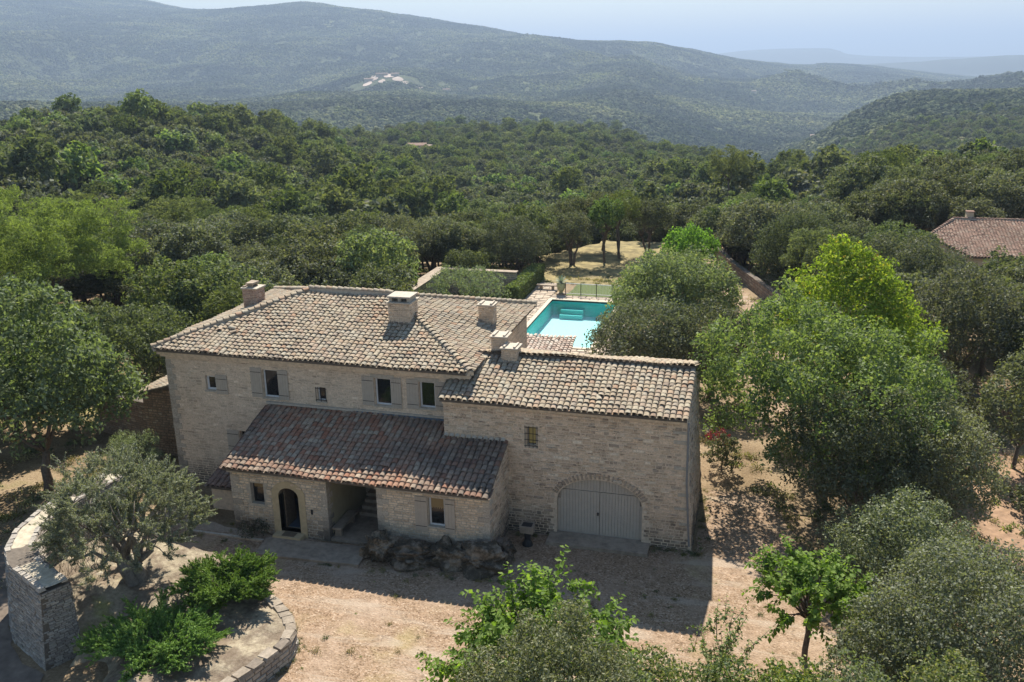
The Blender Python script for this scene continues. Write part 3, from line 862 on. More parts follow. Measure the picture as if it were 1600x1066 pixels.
# cornices
b = MB(); b.box(-25.9, -9.95, MY - .22, MY - .003, 6.72, 6.93, .004); b.box(-25.8, -10.0, MY - .12, MY - .003, 6.6, 6.72, .004); b.build('cornice', M_MORTAR, house)
b = MB(); b.box(-10.95, -.5, -.2, -.003, 5.86, 6.02, .004); b.build('cornice', M_MORTAR, house)
b = MB(); b.box(-20.1, -15.42, PY - .2, PY - .04, 2.93, 3.08, .004); b.box(-13.04, -8.0, PY - .2, PY - .04, 2.93, 3.08, .004); b.build('cornice', M_MORTAR_PALE, house)

# roofs
zE = 7.03; zR = 8.72
fl, fr_, bl, br = (-25.98, .6, zE), (-9.85, .6, zE), (-25.98, 12.5, zE), (-9.85, 12.5, zE)
rl, rr = (-20.5, 6.55, zR), (-15.7, 6.55, zR)
roof(house, [fl, fr_, rr, rl], (1, 0, 0), M_TILE)
roof(house, [fr_, br, rr], (0, 1, 0), M_TILE)
roof(house, [bl, fl, rl], (0, -1, 0), M_TILE)
roof(house, [br, bl, rl, rr], (-1, 0, 0), M_TILE)
up = lambda p, d=.02: (p[0], p[1], p[2] + d)
for a, b_ in ((fl, rl), (fr_, rr), (bl, rl), (br, rr)): cap_line(house, up(a), up(b_), M_TILE)
cap_line(house, up(rl), up(rr), M_TILE, bed=.2)
# garage roof
bz = 6.12
roof(house, [(-11.0, -.36, bz), (-.42, -.36, bz), (-.44, 3.05, 7.14), (-11.0, 3.05, 7.14)], (1, 0, 0), M_TILE)
roof(house, [(-.4, 6.6, 6.2), (-10.2, 6.6, 6.2), (-10.2, 2.98, 7.31), (-.4, 2.98, 7.31)], (-1, 0, 0), M_TILE, over=.07)
b = MB(); b.box(-10.2, -.42, 3.0, 3.12, 6.95, 7.26); b.build('ridge_upstand', M_MORTAR_DARK, house)
# porch roof
zp = lambda y: 3.17 + (y + 3.25) * .318
roof(house, [(-20.2, -3.25, zp(-3.25)), (-7.98, -3.25, zp(-3.25)), (-8.06, -.03, zp(-.03)), (-10.93, -.03, zp(-.03)), (-10.93, .97, zp(.97)), (-20.2, .97, zp(.97))], (1, 0, 0), M_TILE_PORCH)
b = MB(); b.box(-20.25, -15.7, .87, .995, 4.62, 4.72); b.box(-15.7, -10.97, .9, .995, 4.66, 4.74); b.build('flashing_board', M_MORTAR_PALE, house)
b = MB(); b.box(-15.7, -10.97, .88, .995, 4.56, 4.655); b.build('flashing', M_LEAD, house)
Ms = [frame((x, -.02, 4.33), (.9, 0, 0), (0, -.3, -.1), (0, 0, .9)) for x in np.arange(-10.85, -8.0, .26)]
v, f = join_instances(TILE[0], TILE[1], np.array(Ms)); obj('wall_edge_tile', v, f, M_MORTAR_PALE, house, kind='stuff')
# low lean-to left of the porch
roof(house, [(-22.3, -1.6, 1.25), (-20.15, -1.6, 1.25), (-20.15, .95, 1.95), (-22.3, .95, 1.95)], (1, 0, 0), M_TILE_PINK, name='lean_to_roof')
b = MB(); b.box(-22.2, -20.1, -1.4, .95, 0, 1.2); b.build('lean_to_wall', M_MORTAR, house)
# small broken tiles and vents lying on the slopes
for fr0 in (frame((-22.9, 2.6, 7.72), (.2, 1, .2), (1, -.1, 0), (0, -.2, 1)), frame((-23.3, 2.3, 7.62), (.9, .3, .1), (-.3, .9, .2), (0, -.2, 1)), frame((-22.6, 2.1, 7.58), (.7, -.6, 0), (.5, .8, .2), (0, -.2, 1))):
    tv, tf = join_instances(TILE[0], TILE[1], np.array([fr0])); obj('loose_tile', tv, tf, M_TILE, house)

# chimneys
def chimney(x0, x1, y0, y1, z0, z1, mat, core=M_MORTAR, top='slab', seed=0):
    ch = MB(); ch.box(x0 + .01, x1 - .01, y0 + .01, y1 - .01, z0, z1)
    c = ch.build('chimney', core, house)
    kw = dict(sh=(.07, .12), sw=(.14, .3), proud=(.004, .022))
    Ms = []
    for O, U, L in (((x0, y0, 0), (1, 0, 0), x1 - x0), ((x1, y0, 0), (0, 1, 0), y1 - y0), ((x1, y1, 0), (-1, 0, 0), x1 - x0), ((x0, y1, 0), (0, -1, 0), y1 - y0)):
        U = np.array(U, float); Nn = np.cross(U, (0, 0, 1))
        for a, zc, w, h in stone_grid(0, L, z0, z1, (.07, .12), (.13, .3), seed + int(L * 100)):
            Ms.append(frame(np.array(O) + U * a + np.array((0, 0, zc)), U * (w - .014), Nn * random.uniform(.008, .03), np.array((0, 0, h - .014))))
    off = off_of(c)
    place_pieces('stone', STONES, np.array(Ms), mat, c, 0)
    b = MB()
    b.box(x0 - .07, x1 + .07, y0 - .07, y1 + .07, z1, z1 + .07, .01)
    b.build('cap', M_MORTAR_PALE, c)
    b = MB()
    if top == 'piers':
        ym = (y0 + y1) / 2
        for xx in (x0 + .03, (x0 + x1) / 2 - .07, x1 - .17): b.box(xx, xx + .14, y0 + .1, y1 - .1, z1 + .07, z1 + .27, .005)
        b.box(x0 - .04, x1 + .04, y0 + .02, y1 - .02, z1 + .27, z1 + .34, .01)
    elif top == 'cowl':
        xm = (x0 + x1) / 2
        b.box(xm - .16, xm + .12, y0 + .12, y0 + .22, z1 + .07, z1 + .22); b.box(xm - .16, xm + .12, y1 - .22, y1 - .12, z1 + .07, z1 + .22)
        b.box(xm - .24, xm + .2, y0 + .06, y1 - .06, z1 + .22, z1 + .31, .02)
        b.box(xm - .42, xm - .3, y0 + .05, y1 - .05, z1 + .07, z1 + .14, .01)
    else:
        b.box(x0 + .05, x0 + .15, y0 + .02, y1 - .02, z1 + .07, z1 + .14, .01); b.build('cap_stone', M_MORTAR_PALE, c); b = MB(); b.box(x1 - .15, x1 - .05, y0 + .02, y1 - .02, z1 + .07, z1 + .14, .01)
    b.build('chimney_top', M_MORTAR_PALE if top != 'cowl' else M_SLAB, c)
chimney(-24.35, -23.5, 6.3, 7.1, 7.3, 8.72, M_BRICK, top='cowl', seed=1)
chimney(-15.05, -13.95, 4.0, 5.1, 7.6, 9.05, M_STONE, top='piers', seed=2)
chimney(-11.45, -10.7, 7.0, 7.7, 7.2, 8.35, M_STONE, top='flat', seed=3)
chimney(-9.65, -8.95, 3.15, 3.95, 6.9, 7.95, M_STONE, top='flat', seed=4)
chimney(-9.0, -8.3, 2.55, 3.35, 6.9, 7.62, M_STONE, top='flat', seed=5)
b = MB(); b.tube([(-.36, -.12, 5.9), (-.32, -.12, 3.2), (-.1, -.12, .3)], [.045] * 3, 8); b.build('downpipe', M_ZINC, house)

# place the tiles: the 300 nearest the camera singly
allM = np.concatenate([j[1] for j in ROOF_JOBS])
dall = np.linalg.norm(allM[:, :3, 3] - np.array(CAM), axis=1)
thr = np.sort(dall)[300]
def do_roofs(thr):
    for deck, M, M2, m in ROOF_JOBS:
        d = np.linalg.norm(M[:, :3, 3] - np.array(CAM), axis=1)
        place_pieces('tile', [TILE], M, m, deck, int((d < thr).sum()))
        v, f = join_instances(CHAN[0], CHAN[1], M2)
        obj('channel_tile', v, f, m, deck, kind='stuff')
    ROOF_JOBS.clear()
do_roofs(thr)

# ------------------------------------------------------------------ grounds around the house
m, nt, out = new_mat('gravel'); M_GRAVEL = m
v1 = N(nt, 'ShaderNodeTexVoronoi', i_Scale=17); g = nt.nodes.new('ShaderNodeNewGeometry'); nt.links.new(g.outputs['Position'], v1.inputs['Vector'])
bw = nt.nodes.new('ShaderNodeSeparateColor'); nt.links.new(v1.outputs['Color'], bw.inputs[0])
c = ramp_out(nt, bw.outputs[0], [(0, (0.126, 0.083, 0.053)), (.25, (0.251, 0.180, 0.120)), (.55, (0.325, 0.234, 0.164)), (.8, (0.230, 0.165, 0.111)), (1, (0.428, 0.337, 0.260))])
big = noise(nt, .45, 5, .6)
c = mixc(nt, smooth_mask(nt, big, .42, .66), c, mixc(nt, .6, c, (0.335, 0.257, 0.195)))
c = mixc(nt, 1.0, c, ramp_out(nt, noise(nt, 2.2, 6, .75), [(.3, (.72, .68, .62)), (.7, (1.22, 1.2, 1.18))]), 'MULTIPLY')
c = mixc(nt, math_(nt, 'MULTIPLY', smooth_mask(nt, noise(nt, .28, 4, .6), .56, .72), .45), c, (.33, .28, .13))
vm = N(nt, 'ShaderNodeVectorMath', operation='MULTIPLY'); vm.inputs[1].default_value = (.16, .9, 1)
g2 = nt.nodes.new('ShaderNodeNewGeometry'); nt.links.new(g2.outputs['Position'], vm.inputs[0])
tn_ = N(nt, 'ShaderNodeTexNoise', i_Scale=1.0, i_Detail=5, i_Roughness=.6, i_Distortion=.6); nt.links.new(vm.outputs[0], tn_.inputs['Vector'])
c = mixc(nt, math_(nt, 'MULTIPLY', smooth_mask(nt, tn_.outputs['Fac'], .52, .64), .5), c, (.40, .335, .265))
v2 = N(nt, 'ShaderNodeTexVoronoi', i_Scale=5.5); nt.links.new(g2.outputs['Position'], v2.inputs['Vector'])
lit = smooth_mask(nt, v2.outputs['Distance'], .13, .08)
c = mixc(nt, math_(nt, 'MULTIPLY', lit, smooth_mask(nt, noise(nt, .5, 4, .7), .5, .62)), c, (.13, .085, .045))
finish(nt, out, c, .95, v1.outputs['Distance'], .9, .02, .15)

def sheet(name, poly, z, m, wob=.25, step=.6, seed=0, kind='structure'):
    pts = []
    for i in range(len(poly)):
        a = Vector(poly[i]); b_ = Vector(poly[(i + 1) % len(poly)]); k = max(1, int((b_ - a).length / step))
        for j in range(k):
            p = a.lerp(b_, j / k); n = Vector((-(b_ - a).y, (b_ - a).x)).normalized()
            pts.append(p + n * random.uniform(-wob, wob))
    tri = tessellate_polygon([[Vector((p.x, p.y, 0)) for p in pts]])
    o = obj(name, [(p.x, p.y, z) for p in pts], [tuple(t) for t in tri], m); o['kind'] = kind
    return o
sheet('gravel_yard', [(-14.6, -10.0), (-14.2, -12.5), (-15.2, -20), (3, -20), (9.5, -10), (6.5, -4), (4.5, 1), (3.5, 6), (.3, 6), (.2, -.0), (-8.2, -.2), (-8.2, -3.0), (-20, -3.0), (-24, -2), (-24, -4.5), (-19.5, -6), (-17, -7)], .02, M_GRAVEL, .12)
sheet('path', [(-3.2, 60), (-3.0, 50), (-1.8, 40), (-.5, 33), (1.2, 26), (3.0, 16), (6.5, 16), (4.8, 26), (3.6, 34), (2.6, 41), (.4, 50), (-.8, 60)], .022, M_GRAVEL, .3)
sheet('path', [(11, 4), (12.0, 12), (12.2, 16.5), (17, 13), (19, 6), (19, -6), (13, -8)], .022, mat_plain('red_earth', (.27, .175, .11), .95, .35, 2.5, bump=.5), .4)
M_LAWN = mat_plain('dry_lawn', (.21, .17, .075), .95, .6, .8, bump=.6)
sheet('lawn', [(-19.5, 46.5), (-20, 58), (-15, 68), (-7, 68), (-6, 55), (-8, 46.2)], .022, M_LAWN, .5)
M_LAWNG = mat_plain('green_lawn', (.08, .11, .03), .95, .35, 4, bump=.5)
sheet('lawn', [(-14.2, 41.8), (-14, 46.0), (-8.5, 46), (-8.5, 41.8)], .05, M_LAWNG, .1)

def curved_wall(root, path, z0, z1, mcore, mstone, thick=.45, batter=0.0, sh=(.09, .16), sw=(.2, .45), n_single=0, proud=(.005, .03), gap=.015, inner=True, ends=True, seed=0, name='core'):
    """path: outer edge, walls stand to the left of the direction of travel"""
    P = [np.array(p, float) for p in path]
    seg = [np.linalg.norm(P[i + 1] - P[i]) for i in range(len(P) - 1)]
    S = np.concatenate([[0], np.cumsum(seg)])
    def at(s):
        x = np.interp(s, S, [p[0] for p in P]); y = np.interp(s, S, [p[1] for p in P]); return np.array((x, y))
    def tan(s):
        d = at(min(s + .25, S[-1])) - at(max(s - .25, 0)); return d / np.linalg.norm(d)
    z0f = z0 if callable(z0) else (lambda s: z0)
    z1f = z1 if callable(z1) else (lambda s: z1)
    n = max(6, int(S[-1] / .35)); v = []; f = []
    for i in range(n + 1):
        s = S[-1] * i / n; p = at(s); t = tan(s); nl = np.array((-t[1], t[0]))
        a, b_ = z0f(s), z1f(s)
        o1 = p - nl * batter * (b_ - a); i0 = p + nl * thick
        v += [(o1[0], o1[1], a), (p[0], p[1], b_), (i0[0], i0[1], b_), (i0[0] + nl[0] * batter * .3, i0[1] + nl[1] * batter * .3, a)]
    for i in range(n):
        for k in range(3): f.append((4 * i + k, 4 * i + 4 + k, 4 * i + 5 + k, 4 * i + 1 + k))
    f.append((0, 1, 2, 3)); f.append(tuple(4 * n + k for k in (3, 2, 1, 0)))
    core = obj(name, v, f, mcore, root)
    Ms = []
    zlo = min(z0f(s) for s in S); zhi = max(z1f(s) for s in S)
    def course(offset, sign):
        for s, zc, w, h in stone_grid(0, S[-1], zlo, zhi, sh, sw, seed + int(sign)):
            if zc - h * .3 < z0f(s) or zc + h * .45 > z1f(s): continue
            p = at(s); t = tan(s); nl = np.array((-t[1], t[0]))
            fr = (z1f(s) - zc)
            q = p - nl * batter * fr if sign < 0 else p + nl * (thick + batter * .3 * fr / max(.1, z1f(s) - z0f(s)))
            nn = nl * sign
            Ms.append(frame((q[0], q[1], zc), np.array((t[0], t[1], 0)) * (w - gap), np.array((nn[0], nn[1], 0)) * random.uniform(*proud), np.array((0, 0, h - gap))))
    course(0, -1)
    if inner: course(0, 1)
    if ends:
        for s, sg in ((0, -1), (S[-1], 1)):
            p = at(s); t = tan(s); nl = np.array((-t[1], t[0])); a, b_ = z0f(s), z1f(s)
            w0 = thick + batter * (b_ - a)
            for u, zc, w, h in stone_grid(0, w0, a, b_, sh, (sw[0] * .8, sw[1] * .8), seed + 5):
                lim = batter * (b_ - zc)
                u2 = u - batter * (b_ - a)
                if u2 - w * .5 < -lim - .03: continue
                if zc + h * .5 > b_: continue
                q = p + nl * u2
                Ms.append(frame((q[0], q[1], zc), np.array((nl[0], nl[1], 0)) * (w - gap), np.array((t[0], t[1], 0)) * sg * random.uniform(*proud), np.array((0, 0, h - gap))))
    if Ms: place_pieces('stone', STONES, np.array(Ms), mstone, root, n_single)
    return core, at, tan, S

def slabs_along(root, path_at, tan, S, z, width, m, w=(.35, .6), th=.07, name='coping_stone', n_single=200, inset=0.0):
    s = 0; Ms = []
    zf = z if callable(z) else (lambda s: z)
    while s < S[-1] - .1:
        L = min(random.uniform(*w), S[-1] - s)
        p = path_at(s + L / 2); t = tan(s + L / 2); nl = np.array((-t[1], t[0]))
        wd = width * random.uniform(.85, 1.1)
        q = p + nl * (wd / 2 - .04 + inset)
        Ms.append(frame((q[0], q[1], zf(s) + random.uniform(-.01, .012)), np.array((t[0], t[1], 0)) * (L - .025), np.array((0, 0, 1)) * th * random.uniform(.8, 1.2), -np.array((nl[0], nl[1], 0)) * wd))
        s += L
    place_pieces(name, STONES, np.array(Ms), m, root, n_single)

# tall curved wall round the olive
cw = thing('curved_wall', 'tall curved dry stone wall with broad flat top sheltering the olive tree', 'wall', (-23.5, -11, 0))
cpath = [(-25.0, -4.6), (-25.35, -6.5), (-25.4, -8.2), (-25.05, -9.9), (-24.35, -11.1), (-23.3, -12.05), (-22.1, -12.6), (-20.95, -13.15)]
core, at, tn, S = curved_wall(cw, cpath, -1.2, lambda s: 3.0 + .1 * math.sin(s), M_MORTAR_DARK, M_STONE_DRY, thick=1.0, batter=.1, sh=(.06, .11), sw=(.16, .42), n_single=300, proud=(.01, .05), gap=.012, seed=31)
slabs_along(cw, at, tn, S, 3.03, .26, M_STONE_DRY, w=(.25, .5), th=.05)
slabs_along(cw, at, tn, S, 3.03, .22, M_STONE_DRY, w=(.2, .4), th=.05, inset=.78)
cap = []; fcap = []
for i in range(41):
    s = S[-1] * i / 40; p = at(s); t = tn(s); nl = np.array((-t[1], t[0]))
    for w in (.2, .5, .82): cap.append((p[0] + nl[0] * w, p[1] + nl[1] * w, 3.055 + random.uniform(-.012, .02)))
for i in range(40):
    for k in (0, 1): fcap.append((3 * i + k, 3 * i + 3 + k, 3 * i + 4 + k, 3 * i + 1 + k))
obj('cap', cap, fcap, mat_plain('cap_mortar', (.42, .37, .28), .95, .3, 4, bump=.4), cw, True)

# raised bed
bed = thing('raised_bed', 'low rounded terrace bed edged with flat pale stones under the olive', 'planting bed', (-16.5, -9.5, 0))
bpath = [(-14.9, -16.5), (-13.9, -14.0), (-13.35, -12.2), (-13.0, -10.9), (-13.15, -10.1), (-13.7, -9.35), (-14.6, -8.6), (-15.6, -8.0), (-16.7, -7.9), (-17.3, -7.4), (-17.5, -6.8), (-18.1, -6.3), (-19.2, -6.2), (-20.4, -6.5), (-22, -6.2), (-24.3, -5.2)]
core, at, tn, S = curved_wall(bed, bpath, -.1, .74, M_MORTAR_DARK, M_STONE_DRY, thick=.4, batter=.04, sh=(.09, .2), sw=(.2, .5), n_single=150, inner=False, ends=False, seed=41, name='retaining_wall')
M_COPE = mat_pieces('coping', [(0, (.24, .20, .155)), (.5, (.33, .28, .22)), (1, (.19, .16, .13))], stain=(.12, .10, .08), stain_amt=.5, fine=9)
slabs_along(bed, at, tn, S, .78, .5, M_COPE, w=(.35, .7), th=.06)
bpoly = [tuple(p) for p in bpath] + [(-24.6, -8), (-24.2, -10.5), (-22.8, -11.8), (-20.6, -12.9), (-20.0, -14.5), (-18, -17)]
gx = np.arange(-25.5, -12.5, .22); gy = np.arange(-17.2, -4.6, .22)
GX, GY = np.meshgrid(gx, gy, indexing='ij')
shr = [(-16.8 + (p[0] + 16.8) * .985, -9.8 + (p[1] + 9.8) * .985) for p in bpoly]
ins = inpoly(GX, GY, shr)
GZ = .76 + .22 * fbm(GX / 1.2, GY / 1.2, 4, 51) + np.clip((-15.5 - GX) * .09, 0, .5) + np.exp(-(((GX + 19.8) / 1.6) ** 2 + ((GY + 13.6) / 2.0) ** 2)) * -1.5
GZ = np.where(GX > -16, np.minimum(GZ, .82), GZ)
idx = np.arange(GX.size).reshape(GX.shape)
q = ins[:-1, :-1] & ins[1:, :-1] & ins[1:, 1:] & ins[:-1, 1:]
F = np.stack([idx[:-1, :-1][q], idx[1:, :-1][q], idx[1:, 1:][q], idx[:-1, 1:][q]], -1)
m, nt, out = new_mat('rocky_soil')
f1 = noise(nt, .8, 6, .65); f2 = noise(nt, 6, 6, .75)
c = ramp_out(nt, f1, [(.3, (.14, .105, .08)), (.46, (.22, .18, .135)), (.54, (.33, .285, .21)), (.7, (.40, .35, .25))])
c = mixc(nt, smooth_mask(nt, noise(nt, .5, 4), .55, .68), c, (.30, .29, .13))
c = mixc(nt, 1.0, c, ramp_out(nt, f2, [(.3, (.6, .57, .53)), (.7, (1.25, 1.25, 1.25))]), 'MULTIPLY')
finish(nt, out, c, .95, f2, .8, .06, .1)
obj('soil', np.stack([GX, GY, GZ], -1).reshape(-1, 3), F, m, bed, True)
M_MULCH = m
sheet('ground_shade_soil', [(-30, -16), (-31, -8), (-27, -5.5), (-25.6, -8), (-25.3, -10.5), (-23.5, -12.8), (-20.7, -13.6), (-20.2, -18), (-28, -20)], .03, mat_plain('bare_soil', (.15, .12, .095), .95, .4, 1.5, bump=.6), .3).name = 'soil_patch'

def bumpy(center, rx, ry, rz, seed=0, lvl=3, amp=.35, fl=1.0):
    import bmesh
    bm = bmesh.new(); bmesh.ops.create_icosphere(bm, subdivisions=lvl, radius=1)
    v = np.array([p.co[:] for p in bm.verts]); f = np.array([[q.index for q in p.verts] for p in bm.faces]); bm.free()
    n = fbm(v[:, 0] * 1.3 + seed * 3.1 + 10, v[:, 1] * 1.3 + v[:, 2] * 1.7 + 10, 4, seed) + .6 * fbm(v[:, 2] * 2.3 + seed + 10, v[:, 0] * 2 + 10, 3, seed + 7)
    n = n + .22 * (.25 - np.abs(fbm(v[:, 0] * 4.1 + seed + 30, v[:, 1] * 3.7 + v[:, 2] * 4.5 + 30, 3, seed + 3))) + .12 * fbm(v[:, 0] * 9 + 40, v[:, 2] * 9 + v[:, 1] * 7 + 40, 2, seed + 5)
    v = v * (1 + amp * n[:, None])
    v = v * np.array((rx, ry, rz)) + np.array(center)
    return v, f
def boulder(label, specs, loc, n_group=None):
    t = None
    vs = []; fs = []; b0 = 0
    for i, (c, r) in enumerate(specs):
        v, f = bumpy(c, *r, seed=int(abs(c[0]) * 10) % 50 + i, lvl=5, amp=.7)
        vs.append(v); fs.append(f + b0); b0 += len(v)
    o = obj('boulder', np.concatenate(vs), np.concatenate(fs), M_ROCK_PALE if 'pale rounded' in label or 'pale flat' in label else M_ROCK); tag(o, label, 'boulder', n_group)
boulder('craggy lichen covered boulder at the left of the porch rocks, beside the passage', [((-12.75, -3.7, .45), (.75, .7, .85))], 0, 'rocks in front of the porch')
boulder('long dark rock ledge under the shuttered porch window', [((-11.2, -3.6, .35), (1.3, .75, .62))], 0, 'rocks in front of the porch')
boulder('low dark rock between the porch ledge and the squared boulder', [((-9.7, -3.4, .3), (1.0, .6, .7))], 0, 'rocks in front of the porch')
boulder('broad reddish boulder with a pale crest at the porch corner', [((-8.35, -3.5, .35), (1.05, .75, .72))], 0, 'rocks in front of the porch')
boulder('small pale rock standing at the right end of the porch rocks', [((-7.45, -2.75, .45), (.35, .5, .55))], 0, 'rocks in front of the porch')
boulder('pale rounded rock outcrop in the bed left of the olive trunk', [((-21.9, -9.6, .75), (1.0, .8, .5))], 0)
boulder('pale flat rock shelf behind the olive trunk', [((-21.4, -7.8, .75), (1.5, .7, .45))], 0)
b = MB(); tr = thing('entrance_terrace', 'low worn stone slab terrace running in front of the arched entrance', 'step', (-15.5, -3.9, 0))
b.prism([(-18.2, -3.42), (-13.4, -3.15), (-13.3, -4.6), (-18.0, -4.85)], .0, .13); b.build('slab', M_SLAB, tr)
tr = thing('kerb', 'long narrow pale stone kerb along the foot of the porch', 'kerb', (-19.5, -3.6, 0))
x = -22.0
kb = MB()
while x < -18.3:
    w = random.uniform(.5, .9); kb = MB(); kb.box(x, x + w - .02, -3.72, -3.58, 0, .1, .008); kb.build('kerb_stone', M_MORTAR_PALE, tr); x += w
# stone post with basin
tr = thing('stone_basin', 'small grey stone basin on a dark pedestal beside the garage corner', 'basin', (-6.9, -1.15, 0))
b = MB(); b.tube([(-6.9, -1.15, 0), (-6.9, -1.15, .12), (-6.9, -1.15, .3), (-6.9, -1.15, .7)], [.24, .22, .13, .16], 10); b.build('pedestal', M_IRON, tr)
b = MB(); b.box(-7.2, -6.6, -1.4, -.9, .7, 1.0, .02); bs = b.build('bowl', M_SLAB, tr)
b = MB(); b.box(-7.12, -6.68, -1.32, -.98, 1.0, 1.012); b.build('bowl_inside', M_IRON, bs)
tr = thing('stone_bench', 'small stone bench standing inside the dark porch passage', 'bench', (-15.0, -2.5, .12))
b = MB(); b.box(-15.36, -14.9, -2.75, -1.1, .5, .6, .01); b.build('seat', M_SLAB, tr)
for y in (-2.6, -1.35): b = MB(); b.box(-15.3, -15.0, y, y + .16, .12, .5, .01); b.build('leg', M_SLAB, tr)

# outbuilding left
ob = thing('lean_to_shed', 'low brown stone shed with pale tiled roof at the left of the house', 'shed', (-28, 4, 0))
wall(ob, (-29.2, 3.4, 0), (1, 0, 0), (0, 0, 1), [(0, -.3), (3.6, -.3), (3.6, 4.5), (0, 3.4)], [], M_MORTAR_DARK, M_STONE_RED, seed=61, sh=(.1, .18), sw=(.15, .4))
wall(ob, (-29.2, 6.6, 0), (0, -1, 0), (0, 0, 1), rect(0, 3.2, -.3, 3.35), [], M_MORTAR_DARK, M_STONE_RED, seed=62)
roof(ob, [(-29.4, 6.8, 3.42), (-29.4, 3.25, 3.42), (-25.63, 3.25, 4.65), (-25.63, 6.8, 4.65)], (0, -1, 0), M_TILE)
ob = thing('garden_wall', 'low brown rubble wall running left from the shed under the big tree', 'wall', (-31, 4.5, 0))
curved_wall(ob, [(-34, 5.4), (-31.5, 4.7), (-29.3, 4.2)], -.2, 2.5, M_MORTAR_DARK, M_STONE_RED, thick=.5, seed=63)
sheet('terrace_patch', [(-40, 5.5), (-29.5, 7), (-26, 9), (-26, 16), (-40, 18)], .03, M_LAWN, .3)

# boundary wall along the path
bw_ = thing('boundary_wall', 'long brown rubble wall following the path on the right', 'wall', (5, 38, 0))
curved_wall(bw_, [(-2.0, 62), (.2, 53.5), (2.4, 47), (4.6, 40), (8.6, 30), (12.9, 22.2), (15.4, 19.0), (19.5, 13)][::-1], -.2, lambda s: 1.2, M_MORTAR_DARK, M_STONE_RED, thick=.5, sh=(.14, .26), sw=(.25, .6), seed=64)

# pool and terrace
PX0, PX1, PY0, PY1 = -15.05, -9.3, 26.8, 39.9
mm, nt, out = new_mat('pool_wall_shade_teal')
finish(nt, out, (.10, .52, .50), .6)  # shade and water depth on walls and steps are put into this teal
mf, nt, out = new_mat('pool_floor')
finish(nt, out, (.50, .66, .67), .7, noise(nt, 3, 3), .1)
tr = thing('swimming_pool', 'bright turquoise rectangular swimming pool behind the house', 'swimming pool', ((PX0 + PX1) / 2, 33, 0))
obj('basin_floor', [(PX0, PY0, -1.3), (PX1, PY0, -1.3), (PX1, PY1, -1.3), (PX0, PY1, -1.3)], [(0, 1, 2, 3)], mf, tr)
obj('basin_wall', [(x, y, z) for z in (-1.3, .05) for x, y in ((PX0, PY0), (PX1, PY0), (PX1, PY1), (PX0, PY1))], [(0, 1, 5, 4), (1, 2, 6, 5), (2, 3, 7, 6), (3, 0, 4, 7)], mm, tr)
mw, nt, out = new_mat('pool_water')
tb = N(nt, 'ShaderNodeBsdfTransparent'); tb.inputs[0].default_value = (.78, .98, .98, 1)
gl = N(nt, 'ShaderNodeBsdfGlossy', i_Roughness=.03); fz = N(nt, 'ShaderNodeFresnel', i_IOR=1.33)
bm_ = N(nt, 'ShaderNodeBump', i_Strength=.3, i_Distance=.05); nt.links.new(noise(nt, 3.5, 3), bm_.inputs['Height'])
nt.links.new(bm_.outputs[0], gl.inputs['Normal']); nt.links.new(bm_.outputs[0], fz.inputs['Normal'])
mx = N(nt, 'ShaderNodeMixShader'); nt.links.new(fz.outputs[0], mx.inputs[0]); nt.links.new(tb.outputs[0], mx.inputs[1]); nt.links.new(gl.outputs[0], mx.inputs[2]); nt.links.new(mx.outputs[0], out.inputs[0])
b = MB()
for k in range(2): b.box(PX0 + .9, PX0 + 2.9, PY1 - 1.2 + k * .45, PY1 - .01, -1.29 + k * .35, -1.29 + (k + 1) * .35)
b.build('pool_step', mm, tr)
wt = obj('water', [(PX0, PY0, -.12), (PX1, PY0, -.12), (PX1, PY1, -.12), (PX0, PY1, -.12)], [(0, 1, 2, 3)], mw, tr)
M_PAVE = mat_pieces('paving', [(0, (.42, .34, .26)), (.5, (.50, .42, .33)), (1, (.36, .30, .24))], stain_amt=.25, fine=8)
b = MB(); 
for x0, x1, y0, y1 in ((PX0 - .35, PX0, PY0 - .35, PY1 + .35), (PX1, PX1 + .35, PY0 - .35, PY1 + .35), (PX0, PX1, PY1, PY1 + .35), (PX0, PX1, PY0 - .35, PY0)):
    b.box(x0, x1, y0, y1, -.05, .11)
b.build('coping', mat_plain('pool_coping', (.5, .43, .34), .9, .2, 4), tr)
Ms = []
for x0, x1, y0, y1 in ((-17.6, PX0 - .36, 15, 46), (PX0 - .36, PX1 + .36, PY1 + .37, 41.7), (PX1 + .37, PX1 + 1.6, 20, 41.7), (PX0 - .36, PX1 + .36, 19.8, PY0 - .37)):
    y = y0
    while y < y1 - .1:
        h = min(random.uniform(.5, .8), y1 - y); x = x0
        while x < x1 - .1:
            w = min(random.uniform(.5, .9), x1 - x)
            Ms.append(frame((x + w / 2, y + h / 2, .055), (w - .03, 0, 0), (0, 0, .03), (0, -h + .03, 0))); x += w
        y += h
o = thing('pool_terrace', 'pale stone paving round the swimming pool', 'terrace', (-16, 30, 0))
place_pieces('paving_slab', STONES, np.array(Ms), M_PAVE, o, 0)
b = MB(); b.prism([(-17.6, 15), (PX0 - .3, 15), (PX0 - .3, 46), (-17.6, 46)], -.05, .035); b.prism([(PX0 - .31, PY1 + .3), (PX1 + 2, PY1 + .3), (PX1 + 2, 41.7), (PX0 - .31, 41.7)], -.05, .034); b.prism([(PX1 + .3, 20), (PX1 + 2, 20), (PX1 + 2, PY1 + .29), (PX1 + .3, PY1 + .29)], -.05, .033); b.prism([(PX0 - .29, 19.8), (PX1 + .29, 19.8), (PX1 + .29, PY0 - .3), (PX0 - .29, PY0 - .3)], -.05, .032)
b.build('bedding', M_MORTAR_DARK, o)
